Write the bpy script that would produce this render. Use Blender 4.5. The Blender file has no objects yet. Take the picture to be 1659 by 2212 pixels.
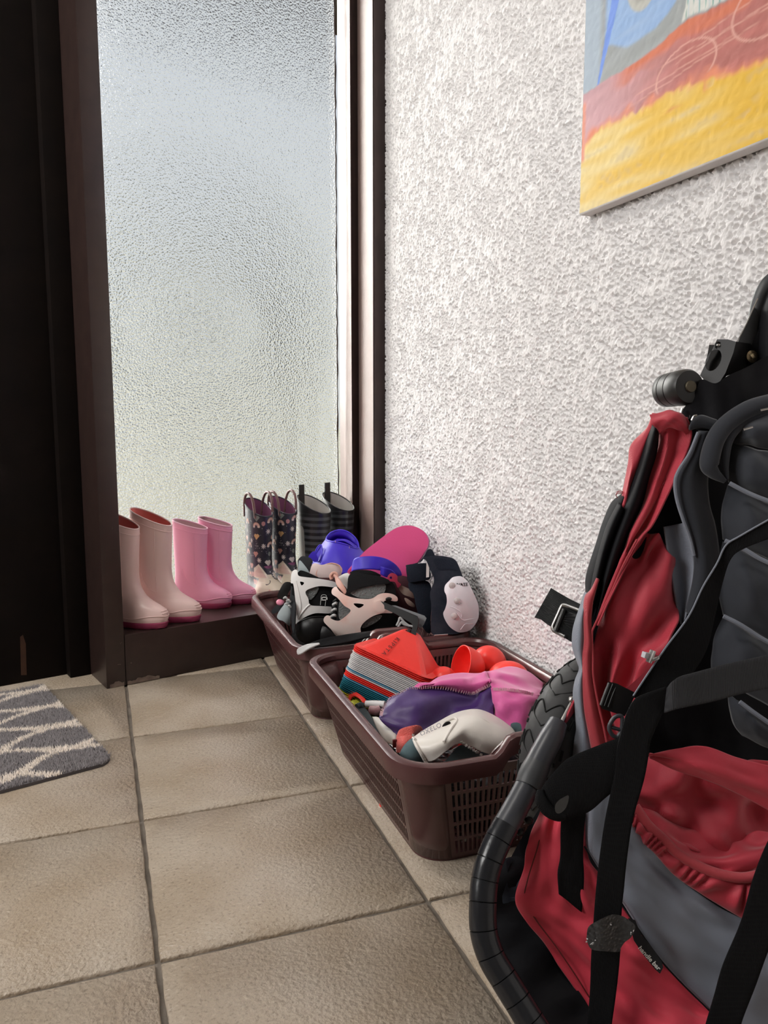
import bpy, bmesh, math, random
import numpy as np
from mathutils import Vector, Matrix

# ------------------------------------------------------------------ camera, sky, lights, exposure
SC = bpy.context.scene
COL = SC.collection
rng = np.random.default_rng(7)
random.seed(7)
PW, PH = 1659.0, 2212.0
FPX = 1711.8
PITCH, YAW = 0.1282, 0.3477
T = 0.333                                   # tile pitch in metres
CAM = np.array([-0.1218 * T, -2.601 * T, 1.8695 * T])
_cp, _sp, _cy, _sy = math.cos(PITCH), math.sin(PITCH), math.cos(YAW), math.sin(YAW)
FWD = np.array([_sy * _cp, _cy * _cp, -_sp])
RGT = np.array([_cy, -_sy, 0.0])
UPV = np.cross(RGT, FWD)

cam = bpy.data.cameras.new('camera')
camo = bpy.data.objects.new('camera', cam)
COL.objects.link(camo)
cam.sensor_fit = 'HORIZONTAL'
cam.sensor_width = 36.0
cam.lens = 36.0 * FPX / PW
cam.clip_start = 0.02
camo.matrix_world = Matrix(((RGT[0], UPV[0], -FWD[0], CAM[0]), (RGT[1], UPV[1], -FWD[1], CAM[1]),
                            (RGT[2], UPV[2], -FWD[2], CAM[2]), (0, 0, 0, 1)))
SC.camera = camo

SC.view_settings.view_transform = 'Standard'
SC.view_settings.look = 'None'
SC.view_settings.gamma = 1.0
SC.view_settings.use_curve_mapping = False
SC.view_settings.exposure = 0.0
SC.cycles.use_denoising = True
SC.cycles.max_bounces = 10
SC.cycles.transmission_bounces = 8
SC.cycles.caustics_refractive = True
SC.cycles.sample_clamp_indirect = 6.0

# daylight: an overcast sky, brighter overhead
world = bpy.data.worlds.new('sky')
SC.world = world
world.use_nodes = True
nt = world.node_tree
nt.nodes.clear()
_o = nt.nodes.new('ShaderNodeOutputWorld')
_b = nt.nodes.new('ShaderNodeBackground')
_tc = nt.nodes.new('ShaderNodeTexCoord')
_sx = nt.nodes.new('ShaderNodeSeparateXYZ')
_cr = nt.nodes.new('ShaderNodeValToRGB')
nt.links.new(_tc.outputs['Generated'], _sx.inputs[0])
nt.links.new(_sx.outputs['Z'], _cr.inputs[0])
_cr.color_ramp.elements[0].position = 0.0
_cr.color_ramp.elements[0].color = (0.80, 0.82, 0.80, 1)
_cr.color_ramp.elements[1].position = 0.55
_cr.color_ramp.elements[1].color = (0.66, 0.72, 0.82, 1)
_b.inputs['Strength'].default_value = 0.88
nt.links.new(_cr.outputs[0], _b.inputs['Color'])
nt.links.new(_b.outputs[0], _o.inputs['Surface'])

# hazy sun standing outside to the left of the glazed panel
_s = bpy.data.lights.new('hazy_sun', 'SUN')
_s.energy = 9.5
_s.angle = math.radians(24)
_s.color = (1.0, 0.97, 0.92)
_so = bpy.data.objects.new('hazy_sun', _s)
COL.objects.link(_so)
_so.rotation_euler = Vector((0.47, -0.80, -0.25)).to_track_quat('-Z', 'Y').to_euler()

# area light for an assumed, unseen window in the left wall
_l = bpy.data.lights.new('assumed_left_daylight', 'AREA')
_l.shape = 'RECTANGLE'
_l.size, _l.size_y = 0.95, 1.35
_l.energy = 46.0
_l.color = (1.0, 0.985, 0.96)
_lo = bpy.data.objects.new('assumed_left_daylight', _l)
COL.objects.link(_lo)
_lo.location = (-1.78, 0.25, 1.50)
_lo.rotation_euler = (0, math.radians(-62), 0)

# weak overhead fill light, added to lift the floor
_c = bpy.data.lights.new('overhead_fill', 'AREA')
_c.shape = 'DISK'
_c.size = 0.45
_c.energy = 15.0
_c.color = (1.0, 0.96, 0.90)
_co = bpy.data.objects.new('overhead_fill', _c)
COL.objects.link(_co)
_co.location = (-0.65, 0.15, 2.40)


# ------------------------------------------------------------------ helpers
def at(u, v, d):
    """point seen at photo pixel (u, v), d metres along the view axis"""
    return CAM + d * (FWD + RGT * ((u - PW / 2) / FPX) - UPV * ((v - PH / 2) / FPX))


def atz(u, v, z):
    r = FWD + RGT * ((u - PW / 2) / FPX) - UPV * ((v - PH / 2) / FPX)
    return CAM + r * ((z - CAM[2]) / r[2])


def dep(p):
    return float((np.asarray(p) - CAM) @ FWD)


ORG = {}


def tag(o, label=None, cat=None, group=None, kind=None):
    if label: o['label'] = label
    if cat: o['category'] = cat
    if group: o['group'] = group
    if kind: o['kind'] = kind
    return o


def thing(name, loc, label=None, cat=None, group=None, kind=None, rotz=0.0):
    o = bpy.data.objects.new(name, None)
    COL.objects.link(o)
    o.empty_display_size = 0.05
    o.location = tuple(float(a) for a in loc)
    o.rotation_euler = (0, 0, rotz)
    ORG[o.name] = np.array(loc, float)
    return tag(o, label, cat, group, kind)


def mk(name, V, F, mat, parent=None, smooth=True, cols=None, local=False, mods=None):
    """one mesh object; V in world coordinates unless local"""
    V = np.asarray(V, float)
    if parent is None:
        org = np.array([V[:, 0].mean(), V[:, 1].mean(), V[:, 2].min()]) if not local else np.zeros(3)
        loc = org
    else:
        base = ORG[parent.name]
        org = base if not local else np.zeros(3)
        loc = np.zeros(3)
    if not local:
        V = V - org
    me = bpy.data.meshes.new(name)
    me.from_pydata(V.tolist(), [], [tuple(int(i) for i in f) for f in F])
    if cols is not None:
        a = me.color_attributes.new('paint', 'FLOAT_COLOR', 'POINT')
        c = np.ones((len(V), 4)); c[:, :3] = cols
        a.data.foreach_set('color', c.ravel())
    if mat is not None:
        for m_ in (mat if isinstance(mat, (list, tuple)) else [mat]):
            me.materials.append(m_)
    me.validate()
    me.update()
    if smooth is True:
        me.polygons.foreach_set('use_smooth', [True] * len(me.polygons))
    o = bpy.data.objects.new(name, me)
    COL.objects.link(o)
    if smooth == 'auto':
        me.polygons.foreach_set('use_smooth', [True] * len(me.polygons))
        try:
            me.set_sharp_from_angle(angle=math.radians(38))
        except Exception:
            pass
    o.location = tuple(loc)
    if parent is not None:
        o.parent = parent
    ORG[o.name] = org if parent is None else ORG[parent.name]
    return o


def quads(nu, nv, cu=False, cv=False, off=0, flip=False):
    """faces of a grid stored row-major [u][v]"""
    F = []
    for i in range(nu if cu else nu - 1):
        for j in range(nv if cv else nv - 1):
            a = i * nv + j; b = ((i + 1) % nu) * nv + j
            c = ((i + 1) % nu) * nv + (j + 1) % nv; d = i * nv + (j + 1) % nv
            F.append((off + a, off + d, off + c, off + b) if flip else (off + a, off + b, off + c, off + d))
    return F


def spl(P, n, closed=False):
    """Catmull-Rom resampling along axis 0"""
    P = np.asarray(P, float)
    m = len(P)
    if m == 1:
        return np.repeat(P, n, 0)
    if closed:
        t = np.linspace(0, m, n, endpoint=False)
        i = np.floor(t).astype(int); f = (t - i)
        p0, p1, p2, p3 = P[(i - 1) % m], P[i % m], P[(i + 1) % m], P[(i + 2) % m]
    else:
        E = np.concatenate([[2 * P[0] - P[1]], P, [2 * P[-1] - P[-2]]])
        t = np.linspace(0, m - 1, n)
        i = np.minimum(np.floor(t).astype(int), m - 2); f = t - i
        p0, p1, p2, p3 = E[i], E[i + 1], E[i + 2], E[i + 3]
    f = f.reshape((-1,) + (1,) * (P.ndim - 1))
    return 0.5 * (2 * p1 + (p2 - p0) * f + (2 * p0 - 5 * p1 + 4 * p2 - p3) * f ** 2 + (3 * p1 - p0 - 3 * p2 + p3) * f ** 3)


def lin(P, n):
    P = np.asarray(P, float)
    t = np.linspace(0, len(P) - 1, n)
    i = np.minimum(np.floor(t).astype(int), len(P) - 2); f = (t - i).reshape((-1,) + (1,) * (P.ndim - 1))
    return P[i] * (1 - f) + P[i + 1] * f


def gnormals(G):
    du = np.gradient(G, axis=0); dv = np.gradient(G, axis=1)
    n = np.cross(du, dv)
    return n / (np.linalg.norm(n, axis=2, keepdims=True) + 1e-12)


def smooth_noise(nu, nv, cu, cv, seed):
    r = np.random.default_rng(seed)
    g = r.uniform(-1, 1, (cu, cv))
    a = spl(g, nu)
    return spl(a.T, nv).T


def sheet(name, rows, mat, parent=None, nu=24, nv=24, thick=0.0015, bulge=0.0, wr=0.0, wcells=(6, 6), seed=1,
          colf=None, straight=False, back=None, fold=None):
    """a piece of cloth or shell: rows of control points [(u, v, depth) or xyz], splined, wrinkled and given thickness away from the lens"""
    G = np.array([[at(*p) if PX else p for p in r] for r in rows], float)
    f = lin if straight else spl
    G = f(G, nu)
    G = np.swapaxes(f(np.swapaxes(G, 0, 1), nv), 0, 1)
    N = gnormals(G)
    view = G.reshape(-1, 3).mean(0) - CAM
    if (N.reshape(-1, 3).mean(0) @ view) > 0:
        N = -N
    s = np.linspace(-1, 1, nu)[:, None]; t = np.linspace(-1, 1, nv)[None, :]
    h = np.zeros((nu, nv))
    if bulge:
        h += bulge * np.sqrt(np.clip((1 - s ** 2) * (1 - t ** 2), 0, 1))
    if wr:
        h += wr * smooth_noise(nu, nv, wcells[0], wcells[1], seed)
    if fold is not None:
        h += fold((s + 1) / 2 + 0 * t, (t + 1) / 2 + 0 * s)
    G = G + N * h[:, :, None]
    N2 = gnormals(G)
    if (N2.reshape(-1, 3).mean(0) @ view) > 0:
        N2 = -N2
    if back is None:
        Bk = G - N2 * thick
    else:
        Bk = G - N * (h[:, :, None] + back)
    V = np.concatenate([G.reshape(-1, 3), Bk.reshape(-1, 3)])
    n = nu * nv
    F = quads(nu, nv) + quads(nu, nv, off=n, flip=True)
    rim = [i * nv for i in range(nu)] + [(nu - 1) * nv + j for j in range(1, nv)] + \
          [i * nv + nv - 1 for i in range(nu - 2, -1, -1)] + [j for j in range(nv - 2, 0, -1)]
    for k in range(len(rim)):
        a, b = rim[k], rim[(k + 1) % len(rim)]
        F.append((b, a, a + n, b + n))
    cols = None
    if colf is not None:
        uu = ((s + 1) / 2 + 0 * t).ravel(); vv = ((t + 1) / 2 + 0 * s).ravel()
        c = colf(uu, vv); cols = np.concatenate([c, c])
    o = mk(name, V, F, mat, parent, True, cols)
    fixn(o)
    return o


PX = True


def fixn(o):
    bm = bmesh.new(); bm.from_mesh(o.data)
    bmesh.ops.recalc_face_normals(bm, faces=bm.faces)
    bm.to_mesh(o.data); bm.free()


def frames(P):
    P = np.asarray(P, float)
    Tn = np.gradient(P, axis=0); Tn /= np.linalg.norm(Tn, axis=1, keepdims=True) + 1e-12
    ref = np.array([0, 0, 1.0]) if abs(Tn[0][2]) < 0.9 else np.array([1.0, 0, 0])
    U = []
    u = np.cross(Tn[0], ref); u /= np.linalg.norm(u)
    for k in range(len(P)):
        u = u - Tn[k] * (u @ Tn[k]); u /= np.linalg.norm(u) + 1e-12
        U.append(u.copy())
    U = np.array(U)
    return Tn, U, np.cross(Tn, U)


def tube(name, pts, r, mat, parent=None, n=None, seg=12, up=None, ry=None, closed=False, local=False, cap=True):
    """swept round or oval bar through pts; r scalar or one radius per control point; up: the r direction, ry across it"""
    P = np.array(pts, float)
    n = n or max(8, 6 * len(P))
    rr = np.array(r, float) * np.ones(len(P)); rys = rr if ry is None else np.array(ry, float) * np.ones(len(P))
    C = spl(P, n, closed)
    R = spl(rr, n, closed); RY = spl(rys, n, closed)
    Tn, U, B = frames(C)
    if up is not None:
        U = np.array([np.asarray(up, float)] * n); U = U - Tn * (U * Tn).sum(1, keepdims=True)
        U /= np.linalg.norm(U, axis=1, keepdims=True); B = np.cross(Tn, U)
    a = np.linspace(0, 2 * math.pi, seg, endpoint=False)
    V = C[:, None, :] + U[:, None, :] * (np.cos(a)[None, :, None] * R[:, None, None]) + B[:, None, :] * (np.sin(a)[None, :, None] * RY[:, None, None])
    F = quads(n, seg, cu=closed, cv=True)
    if not closed and cap:
        F.append(tuple(range(seg - 1, -1, -1)))
        F.append(tuple(range((n - 1) * seg, n * seg)))
    o = mk(name, V.reshape(-1, 3), F, mat, parent, 'auto', local=local)
    fixn(o)
    return o


def loft(name, rings, mat, parent=None, nr=None, seg=32, cap=(True, True), local=False, cols=None, smooth=True):
    """rings: list of (n,3) loops"""
    R = np.array(rings, float)
    if nr: R = spl(R, nr)
    m, s = R.shape[:2]
    V = R.reshape(-1, 3)
    F = quads(m, s, cv=True)
    if cap[0]: F.append(tuple(range(s - 1, -1, -1)))
    if cap[1]: F.append(tuple(range((m - 1) * s, m * s)))
    o = mk(name, V, F, mat, parent, smooth, cols, local)
    fixn(o)
    return o


def box(name, c, size, mat, parent=None, R=None, bevel=0.0, local=False, smooth='auto', seg=2):
    bm = bmesh.new()
    bmesh.ops.create_cube(bm, size=1.0)
    for v in bm.verts:
        v.co = Vector((v.co.x * size[0], v.co.y * size[1], v.co.z * size[2]))
    if bevel:
        bmesh.ops.bevel(bm, geom=bm.edges[:], offset=bevel, segments=seg, affect='EDGES', profile=0.7)
    V = np.array([v.co[:] for v in bm.verts]); bm.verts.index_update()
    F = [[v.index for v in f.verts] for f in bm.faces]
    bm.free()
    if R is not None: V = V @ np.asarray(R, float).T
    return mk(name, V + np.asarray(c, float), F, mat, parent, smooth, local=local)


def prism(name, poly, o, ex, ey, thick, mat, parent=None, bevel=0.0, local=False, smooth='auto'):
    """flat outline poly (2-D) in the plane o + ex*x + ey*y, pushed thick along -normal"""
    ex = np.asarray(ex, float); ey = np.asarray(ey, float); nn = np.cross(ex, ey); nn /= np.linalg.norm(nn)
    P = np.array([np.asarray(o) + ex * p[0] + ey * p[1] for p in poly]); m = len(P)
    bm = bmesh.new()
    top = [bm.verts.new(p) for p in P]; bot = [bm.verts.new(p - nn * thick) for p in P]
    bm.faces.new(top); bm.faces.new(bot[::-1])
    for k in range(m):
        bm.faces.new((top[k], bot[k], bot[(k + 1) % m], top[(k + 1) % m]))
    bmesh.ops.recalc_face_normals(bm, faces=bm.faces)
    if bevel:
        bmesh.ops.bevel(bm, geom=[e for e in bm.edges if len(e.link_faces) == 2 and e.calc_face_angle(0) > 0.6], offset=bevel, segments=2, affect='EDGES')
    V = np.array([v.co[:] for v in bm.verts]); bm.verts.index_update()
    F = [[v.index for v in f.verts] for f in bm.faces]
    bm.free()
    return mk(name, V, F, mat, parent, smooth, local=local)


def lathe(name, prof, o, ax, mat, parent=None, seg=32, local=False):
    """prof: (radius, distance along ax)"""
    ax = np.asarray(ax, float); ax /= np.linalg.norm(ax)
    ref = np.array([0, 0, 1.0]) if abs(ax[2]) < 0.9 else np.array([1.0, 0, 0])
    u = np.cross(ax, ref); u /= np.linalg.norm(u); w = np.cross(ax, u)
    a = np.linspace(0, 2 * math.pi, seg, endpoint=False)
    rings = [np.asarray(o) + ax * h + np.outer(np.cos(a), u) * r + np.outer(np.sin(a), w) * r for r, h in prof]
    o_ = loft(name, rings, mat, parent, seg=seg, cap=(prof[0][0] > 1e-6, prof[-1][0] > 1e-6), local=local, smooth='auto')
    return o_


def ellipsoid(name, c, ax, mat, parent=None, R=None, nu=20, nv=28, colf=None, disp=None, local=False):
    th = np.linspace(0.02, math.pi - 0.02, nu); ph = np.linspace(0, 2 * math.pi, nv, endpoint=False)
    D = np.stack([np.sin(th)[:, None] * np.cos(ph), np.sin(th)[:, None] * np.sin(ph), np.cos(th)[:, None] + 0 * ph], -1)
    S = np.ones((nu, nv)) if disp is None else disp(D)
    P = D * S[:, :, None] * np.asarray(ax)
    if R is not None: P = P @ np.asarray(R, float).T
    cols = None if colf is None else colf(D.reshape(-1, 3))
    return loft(name, P + np.asarray(c), mat, parent, seg=nv, cols=cols, local=local)


def text(name, s, o, ex, ey, size, mat, parent, depth=0.0004, align='CENTER', bold=0.0, spacing=1.0):
    cu = bpy.data.curves.new(name, 'FONT')
    cu.body = s; cu.size = size; cu.extrude = depth; cu.align_x = align; cu.align_y = 'CENTER'; cu.offset = bold; cu.space_character = spacing
    tmp = bpy.data.objects.new(name + '_curve', cu)
    COL.objects.link(tmp)
    bpy.context.view_layer.update()
    me = bpy.data.meshes.new_from_object(tmp.evaluated_get(bpy.context.evaluated_depsgraph_get()))
    V = np.array([v.co[:] for v in me.vertices]); F = [list(f.vertices) for f in me.polygons]
    bpy.data.objects.remove(tmp); bpy.data.curves.remove(cu); bpy.data.meshes.remove(me)
    ex = np.asarray(ex, float); ex = ex / np.linalg.norm(ex)
    ey = np.asarray(ey, float); ey = ey - ex * (ey @ ex); ey /= np.linalg.norm(ey)
    ez = np.cross(ex, ey)
    W_ = np.asarray(o, float) + V[:, :1] * ex + V[:, 1:2] * ey + V[:, 2:3] * ez
    return mk(name, W_, F, mat, parent, False)


def copy_tree(o, parent=None):
    c = o.copy()
    COL.objects.link(c)
    if parent is not None: c.parent = parent
    ORG[c.name] = ORG.get(o.name, np.zeros(3))
    for ch in list(o.children):
        copy_tree(ch, c)
    return c


MATS = {}


def mat(name, col, rough=0.5, col2=None, cscale=20.0, cmix=(0.35, 0.65), bump=0.0, bscale=60.0, bdist=0.002, vor=0.0, vscale=200.0, metal=0.0,
        trans=0.0, ior=1.45, sheen=0.0, coat=0.0, spec=0.5, paint=False, weave=0.0, wscale=900.0, rand=0.0, alpha=1.0, sss=0.0):
    m = bpy.data.materials.new(name)
    m.use_nodes = True
    t = m.node_tree; N = t.nodes; L = t.links
    b = N['Principled BSDF']
    b.inputs['Base Color'].default_value = (*col, 1)
    b.inputs['Roughness'].default_value = rough
    b.inputs['Metallic'].default_value = metal
    b.inputs['Transmission Weight'].default_value = trans
    b.inputs['IOR'].default_value = ior
    b.inputs['Sheen Weight'].default_value = sheen
    b.inputs['Coat Weight'].default_value = coat
    b.inputs['Specular IOR Level'].default_value = spec
    b.inputs['Alpha'].default_value = alpha
    if sss:
        b.inputs['Subsurface Weight'].default_value = sss
        b.inputs['Subsurface Radius'].default_value = (0.004, 0.002, 0.002)
    tc = N.new('ShaderNodeTexCoord'); co = tc.outputs['Object']
    csock = None
    if paint:
        a = N.new('ShaderNodeVertexColor'); a.layer_name = 'paint'; csock = a.outputs['Color']
    if col2 is not None:
        n = N.new('ShaderNodeTexNoise'); n.inputs['Scale'].default_value = cscale; n.inputs['Detail'].default_value = 6
        L.new(co, n.inputs['Vector'])
        r = N.new('ShaderNodeMapRange'); r.inputs['From Min'].default_value = cmix[0]; r.inputs['From Max'].default_value = cmix[1]
        L.new(n.outputs['Fac'], r.inputs['Value'])
        x = N.new('ShaderNodeMix'); x.data_type = 'RGBA'
        if csock is not None: L.new(csock, x.inputs['A'])
        else: x.inputs['A'].default_value = (*col, 1)
        x.inputs['B'].default_value = (*col2, 1)
        L.new(r.outputs['Result'], x.inputs['Factor'])
        csock = x.outputs['Result']
    if rand and csock is not None:
        oi = N.new('ShaderNodeObjectInfo'); hv = N.new('ShaderNodeHueSaturation')
        r = N.new('ShaderNodeMapRange'); r.inputs['To Min'].default_value = 1 - rand; r.inputs['To Max'].default_value = 1 + rand
        L.new(oi.outputs['Random'], r.inputs['Value']); L.new(r.outputs['Result'], hv.inputs['Value']); L.new(csock, hv.inputs['Color'])
        csock = hv.outputs['Color']
    if csock is not None: L.new(csock, b.inputs['Base Color'])
    nrm = None

    def addbump(sock, strength, dist):
        nonlocal nrm
        k = N.new('ShaderNodeBump'); k.inputs['Strength'].default_value = strength; k.inputs['Distance'].default_value = dist
        L.new(sock, k.inputs['Height'])
        if nrm is not None: L.new(nrm, k.inputs['Normal'])
        nrm = k.outputs['Normal']
    if bump:
        n = N.new('ShaderNodeTexNoise'); n.inputs['Scale'].default_value = bscale; n.inputs['Detail'].default_value = 5
        L.new(co, n.inputs['Vector']); addbump(n.outputs['Fac'], bump, bdist)
    if vor:
        n = N.new('ShaderNodeTexVoronoi'); n.inputs['Scale'].default_value = vscale; n.feature = 'SMOOTH_F1'
        L.new(co, n.inputs['Vector']); addbump(n.outputs['Distance'], vor, bdist)
    if weave:
        n = N.new('ShaderNodeTexWave'); n.inputs['Scale'].default_value = wscale; n.inputs['Distortion'].default_value = 0.3
        L.new(co, n.inputs['Vector']); addbump(n.outputs['Fac'], weave, 0.0006)
    if nrm is not None: L.new(nrm, b.inputs['Normal'])
    MATS[name] = m
    return m


def sm(x, a, b):
    k = np.clip((x - a) / (b - a), 0, 1)
    return k * k * (3 - 2 * k)

# ------------------------------------------------------------------ the setting
def tile_mat():
    m = mat('stone_tile', (0.365, 0.28, 0.195), 0.31, col2=(0.50, 0.425, 0.345), cscale=7.0, cmix=(0.3, 0.7), bump=0.6, bscale=170, bdist=0.0045, rand=0.09, spec=0.7)
    t = m.node_tree; N = t.nodes; L = t.links
    b = N['Principled BSDF']
    src = b.inputs['Base Color'].links[0].from_socket
    tc = [n for n in N if n.type == 'TEX_COORD'][0]
    for sc, lo, hi, col in ((230, .56, .68, (0.12, 0.085, 0.055, 1)), (150, .60, .70, (0.60, 0.52, 0.42, 1)), (28, .58, .80, (0.27, 0.19, 0.12, 1))):
        n = N.new('ShaderNodeTexNoise'); n.inputs['Scale'].default_value = sc; n.inputs['Detail'].default_value = 3
        L.new(tc.outputs['Object'], n.inputs['Vector'])
        r = N.new('ShaderNodeMapRange'); r.inputs['From Min'].default_value = lo; r.inputs['From Max'].default_value = hi; r.inputs['To Max'].default_value = .42
        L.new(n.outputs['Fac'], r.inputs['Value'])
        x = N.new('ShaderNodeMix'); x.data_type = 'RGBA'
        L.new(src, x.inputs['A']); x.inputs['B'].default_value = col; L.new(r.outputs['Result'], x.inputs['Factor'])
        src = x.outputs['Result']
    L.new(src, b.inputs['Base Color'])
    return m


TILE = tile_mat()
GROUT = mat('grout', (0.12, 0.10, 0.08), 0.85, col2=(0.2, 0.17, 0.14), cscale=30, bump=0.4, bscale=300)
BROWN = mat('brown_gloss_paint', (0.028, 0.016, 0.014), 0.33, col2=(0.035, 0.02, 0.017), cscale=30, bump=0.06, bscale=40, bdist=0.003)
DOORM = mat('dark_brown_door', (0.006, 0.004, 0.0035), 0.6, col2=(0.008, 0.005, 0.004), cscale=18, spec=.12)
PLASTER = mat('white_spray_plaster', (0.82, 0.80, 0.80), 0.75, bump=0.25, bscale=420, bdist=0.002)
PLAIN = mat('plain_plaster', (0.30, 0.27, 0.25), 0.8, bump=0.3, bscale=140, bdist=0.004)
CEIL = mat('ceiling_paint', (0.42, 0.40, 0.38), 0.85, bump=0.1, bscale=90)


def glass_mat():
    m = bpy.data.materials.new('hammered_glass')
    m.use_nodes = True
    t = m.node_tree; N = t.nodes; L = t.links
    b = N['Principled BSDF']
    b.inputs['Base Color'].default_value = (0.97, 0.985, 0.97, 1)
    b.inputs['Transmission Weight'].default_value = 1.0
    b.inputs['Roughness'].default_value = 0.14
    b.inputs['IOR'].default_value = 1.35
    tc = N.new('ShaderNodeTexCoord')
    v = N.new('ShaderNodeTexVoronoi'); v.feature = 'SMOOTH_F1'; v.inputs['Scale'].default_value = 210; v.inputs['Smoothness'].default_value = 0.6
    n = N.new('ShaderNodeTexNoise'); n.inputs['Scale'].default_value = 300; n.inputs['Detail'].default_value = 3
    L.new(tc.outputs['Object'], v.inputs['Vector']); L.new(tc.outputs['Object'], n.inputs['Vector'])
    k = N.new('ShaderNodeBump'); k.inputs['Strength'].default_value = 1.0; k.inputs['Distance'].default_value = 0.017
    L.new(v.outputs['Distance'], k.inputs['Height'])
    k2 = N.new('ShaderNodeBump'); k2.inputs['Strength'].default_value = 0.8; k2.inputs['Distance'].default_value = 0.006
    L.new(n.outputs['Fac'], k2.inputs['Height']); L.new(k.outputs['Normal'], k2.inputs['Normal'])
    L.new(k2.outputs['Normal'], b.inputs['Normal'])
    return m


GLASS = glass_mat()

# floor: a grout bed with one object per tile
floor = thing('floor', (0, 0, 0), kind='structure')
mk('grout_bed', [(-1.9, -2.6, -0.004), (0.72, -2.6, -0.004), (0.72, 1.7, -0.004), (-1.9, 1.7, -0.004)], [(0, 1, 2, 3)], GROUT, floor, False)


def tile_mesh(seed):
    r = np.random.default_rng(seed)
    s = T / 2 - 0.0030
    n = 13
    edge = []
    for k in range(4):
        a = [(-s, -s), (s, -s), (s, s), (-s, s)][k]; b = [(s, -s), (s, s), (-s, s), (-s, -s)][k]
        for q in range(n):
            f = q / n
            j = (r.uniform(-0.0010, 0.0010) if 0 < q else 0)
            p = np.array(a) * (1 - f) + np.array(b) * f
            nr = np.array([(0, -1), (1, 0), (0, 1), (-1, 0)][k])
            edge.append(p + nr * j)
    E_ = np.array(edge)
    m = len(E_)
    V = [(x, y, -0.008) for x, y in E_] + [(x * 0.9985, y * 0.9985, -0.0018) for x, y in E_] + [(x * 0.989, y * 0.989, 0.0) for x, y in E_]
    F = quads(3, m, cv=True, flip=True) + [tuple(range(2 * m, 3 * m))]
    me = bpy.data.meshes.new('tile')
    me.from_pydata(V, [], F)
    me.materials.append(TILE)
    me.update()
    me.polygons.foreach_set('use_smooth', [True] * len(me.polygons))
    me.set_sharp_from_angle(angle=math.radians(50))
    return me


_tms = [tile_mesh(100 + k) for k in range(4)]
for i in range(-3, 3):
    for j in range(-4, 5):
        if i == 2 and j > 2: continue
        o = bpy.data.objects.new('tile', _tms[(i * 3 + j * 5) % 4])
        COL.objects.link(o)
        o.parent = floor
        o.location = ((i + 0.5) * T if i < 2 else (i + 0.5) * T, (j + 0.5) * T, random.uniform(-0.0006, 0.0006))
        o.rotation_euler = (random.uniform(-.001, .001), random.uniform(-.001, .001), ((i + 2 * j) % 4) * math.pi / 2)

# right wall: sprayed plaster with real pits
WX = 0.700


def worley(Y, Z, cell, seed):
    iy = np.floor(Y / cell).astype(np.int64); iz = np.floor(Z / cell).astype(np.int64)
    best = np.full(Y.shape, 9.0); second = best.copy(); val = np.zeros(Y.shape)

    def h(a, b, s):
        x = (a * 374761393 + b * 668265263 + (s + seed) * 1442695041) & 0xFFFFFFFF
        x = ((x ^ (x >> 13)) * 1274126177) & 0xFFFFFFFF
        return ((x ^ (x >> 16)) & 0xFFFFFF) / float(0x1000000)
    for dy in (-1, 0, 1):
        for dz in (-1, 0, 1):
            a = iy + dy; b = iz + dz
            py = (a + h(a, b, 1)) * cell; pz = (b + h(a, b, 2)) * cell
            rr = 0.62 + 0.3 * h(a, b, 3)
            d = np.sqrt((Y - py) ** 2 + ((Z - pz) * 0.85) ** 2) / (cell * rr)
            second = np.where(d < best, best, np.minimum(second, d))
            val = np.where(d < best, h(a, b, 4), val)
            best = np.minimum(best, d)
    return best, second, val


def plaster():
    y = [1.195]
    while y[-1] > -0.30:
        d = math.hypot(y[-1] - CAM[1], WX - CAM[0])
        y.append(y[-1] - (0.0012 + 0.0006 * max(0, d - 1.0)))
    y = np.array(y); z = np.arange(0.06, 1.80, 0.00155)
    Y, Z = np.meshgrid(y, z, indexing='ij')
    wob = 0.0011 * np.sin(Y * 540 + 3 * np.sin(Z * 310)) + 0.0009 * np.sin(Z * 633 + 2 * np.sin(Y * 277))
    big = smooth_noise(len(y), len(z), 44, 44, 5)
    near = sm(0.85 - Y, 0.0, 0.9)
    b1, s1, v1 = worley(Y + wob, Z + 0.7 * wob, 0.0088, 3)
    b2, s2, v2 = worley(Y - wob, Z + wob, 0.0044, 11)
    e = s1 - b1
    dpt = sm(v1 + 0.25 * big + 0.25 * near, 0.18, 0.55)
    p1 = sm(e, 0.16 - 0.06 * near, 0.62) * dpt
    p2 = sm(s2 - b2, 0.10, 0.6) * 0.28 * v2
    hgt = -0.0078 * np.maximum(p1, p2) + 0.0006 * smooth_noise(len(y), len(z), 300, 400, 9)
    X = WX - 0.0015 - hgt
    V = np.stack([X, Y, Z], -1)
    ny, nz = X.shape
    # outer border returns to the slab behind
    V[0, :, 0] = V[-1, :, 0] = 0.7150
    V[:, 0, 0] = V[:, -1, 0] = 0.7150
    V = V.reshape(-1, 3)
    a = (np.arange(ny - 1)[:, None] * nz + np.arange(nz - 1)[None, :]).ravel()
    Fq = np.stack([a, a + 1, a + nz + 1, a + nz], -1)
    me = bpy.data.meshes.new('wall_right')
    me.vertices.add(len(V)); me.vertices.foreach_set('co', V.ravel())
    me.loops.add(len(Fq) * 4); me.loops.foreach_set('vertex_index', Fq.ravel().astype(np.int32))
    me.polygons.add(len(Fq)); me.polygons.foreach_set('loop_start', np.arange(0, len(Fq) * 4, 4, dtype=np.int32))
    me.polygons.foreach_set('use_smooth', np.ones(len(Fq), bool))
    me.materials.append(PLASTER)
    me.update(calc_edges=True)
    return me


wr_ = thing('wall_right', (0, 0, 0), kind='structure')
_p = bpy.data.objects.new('plaster_coat', plaster()); COL.objects.link(_p); _p.parent = wr_
box('masonry', (0.7635, -0.55, 1.22), (0.10, 4.3, 2.5), PLASTER, wr_)

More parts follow.
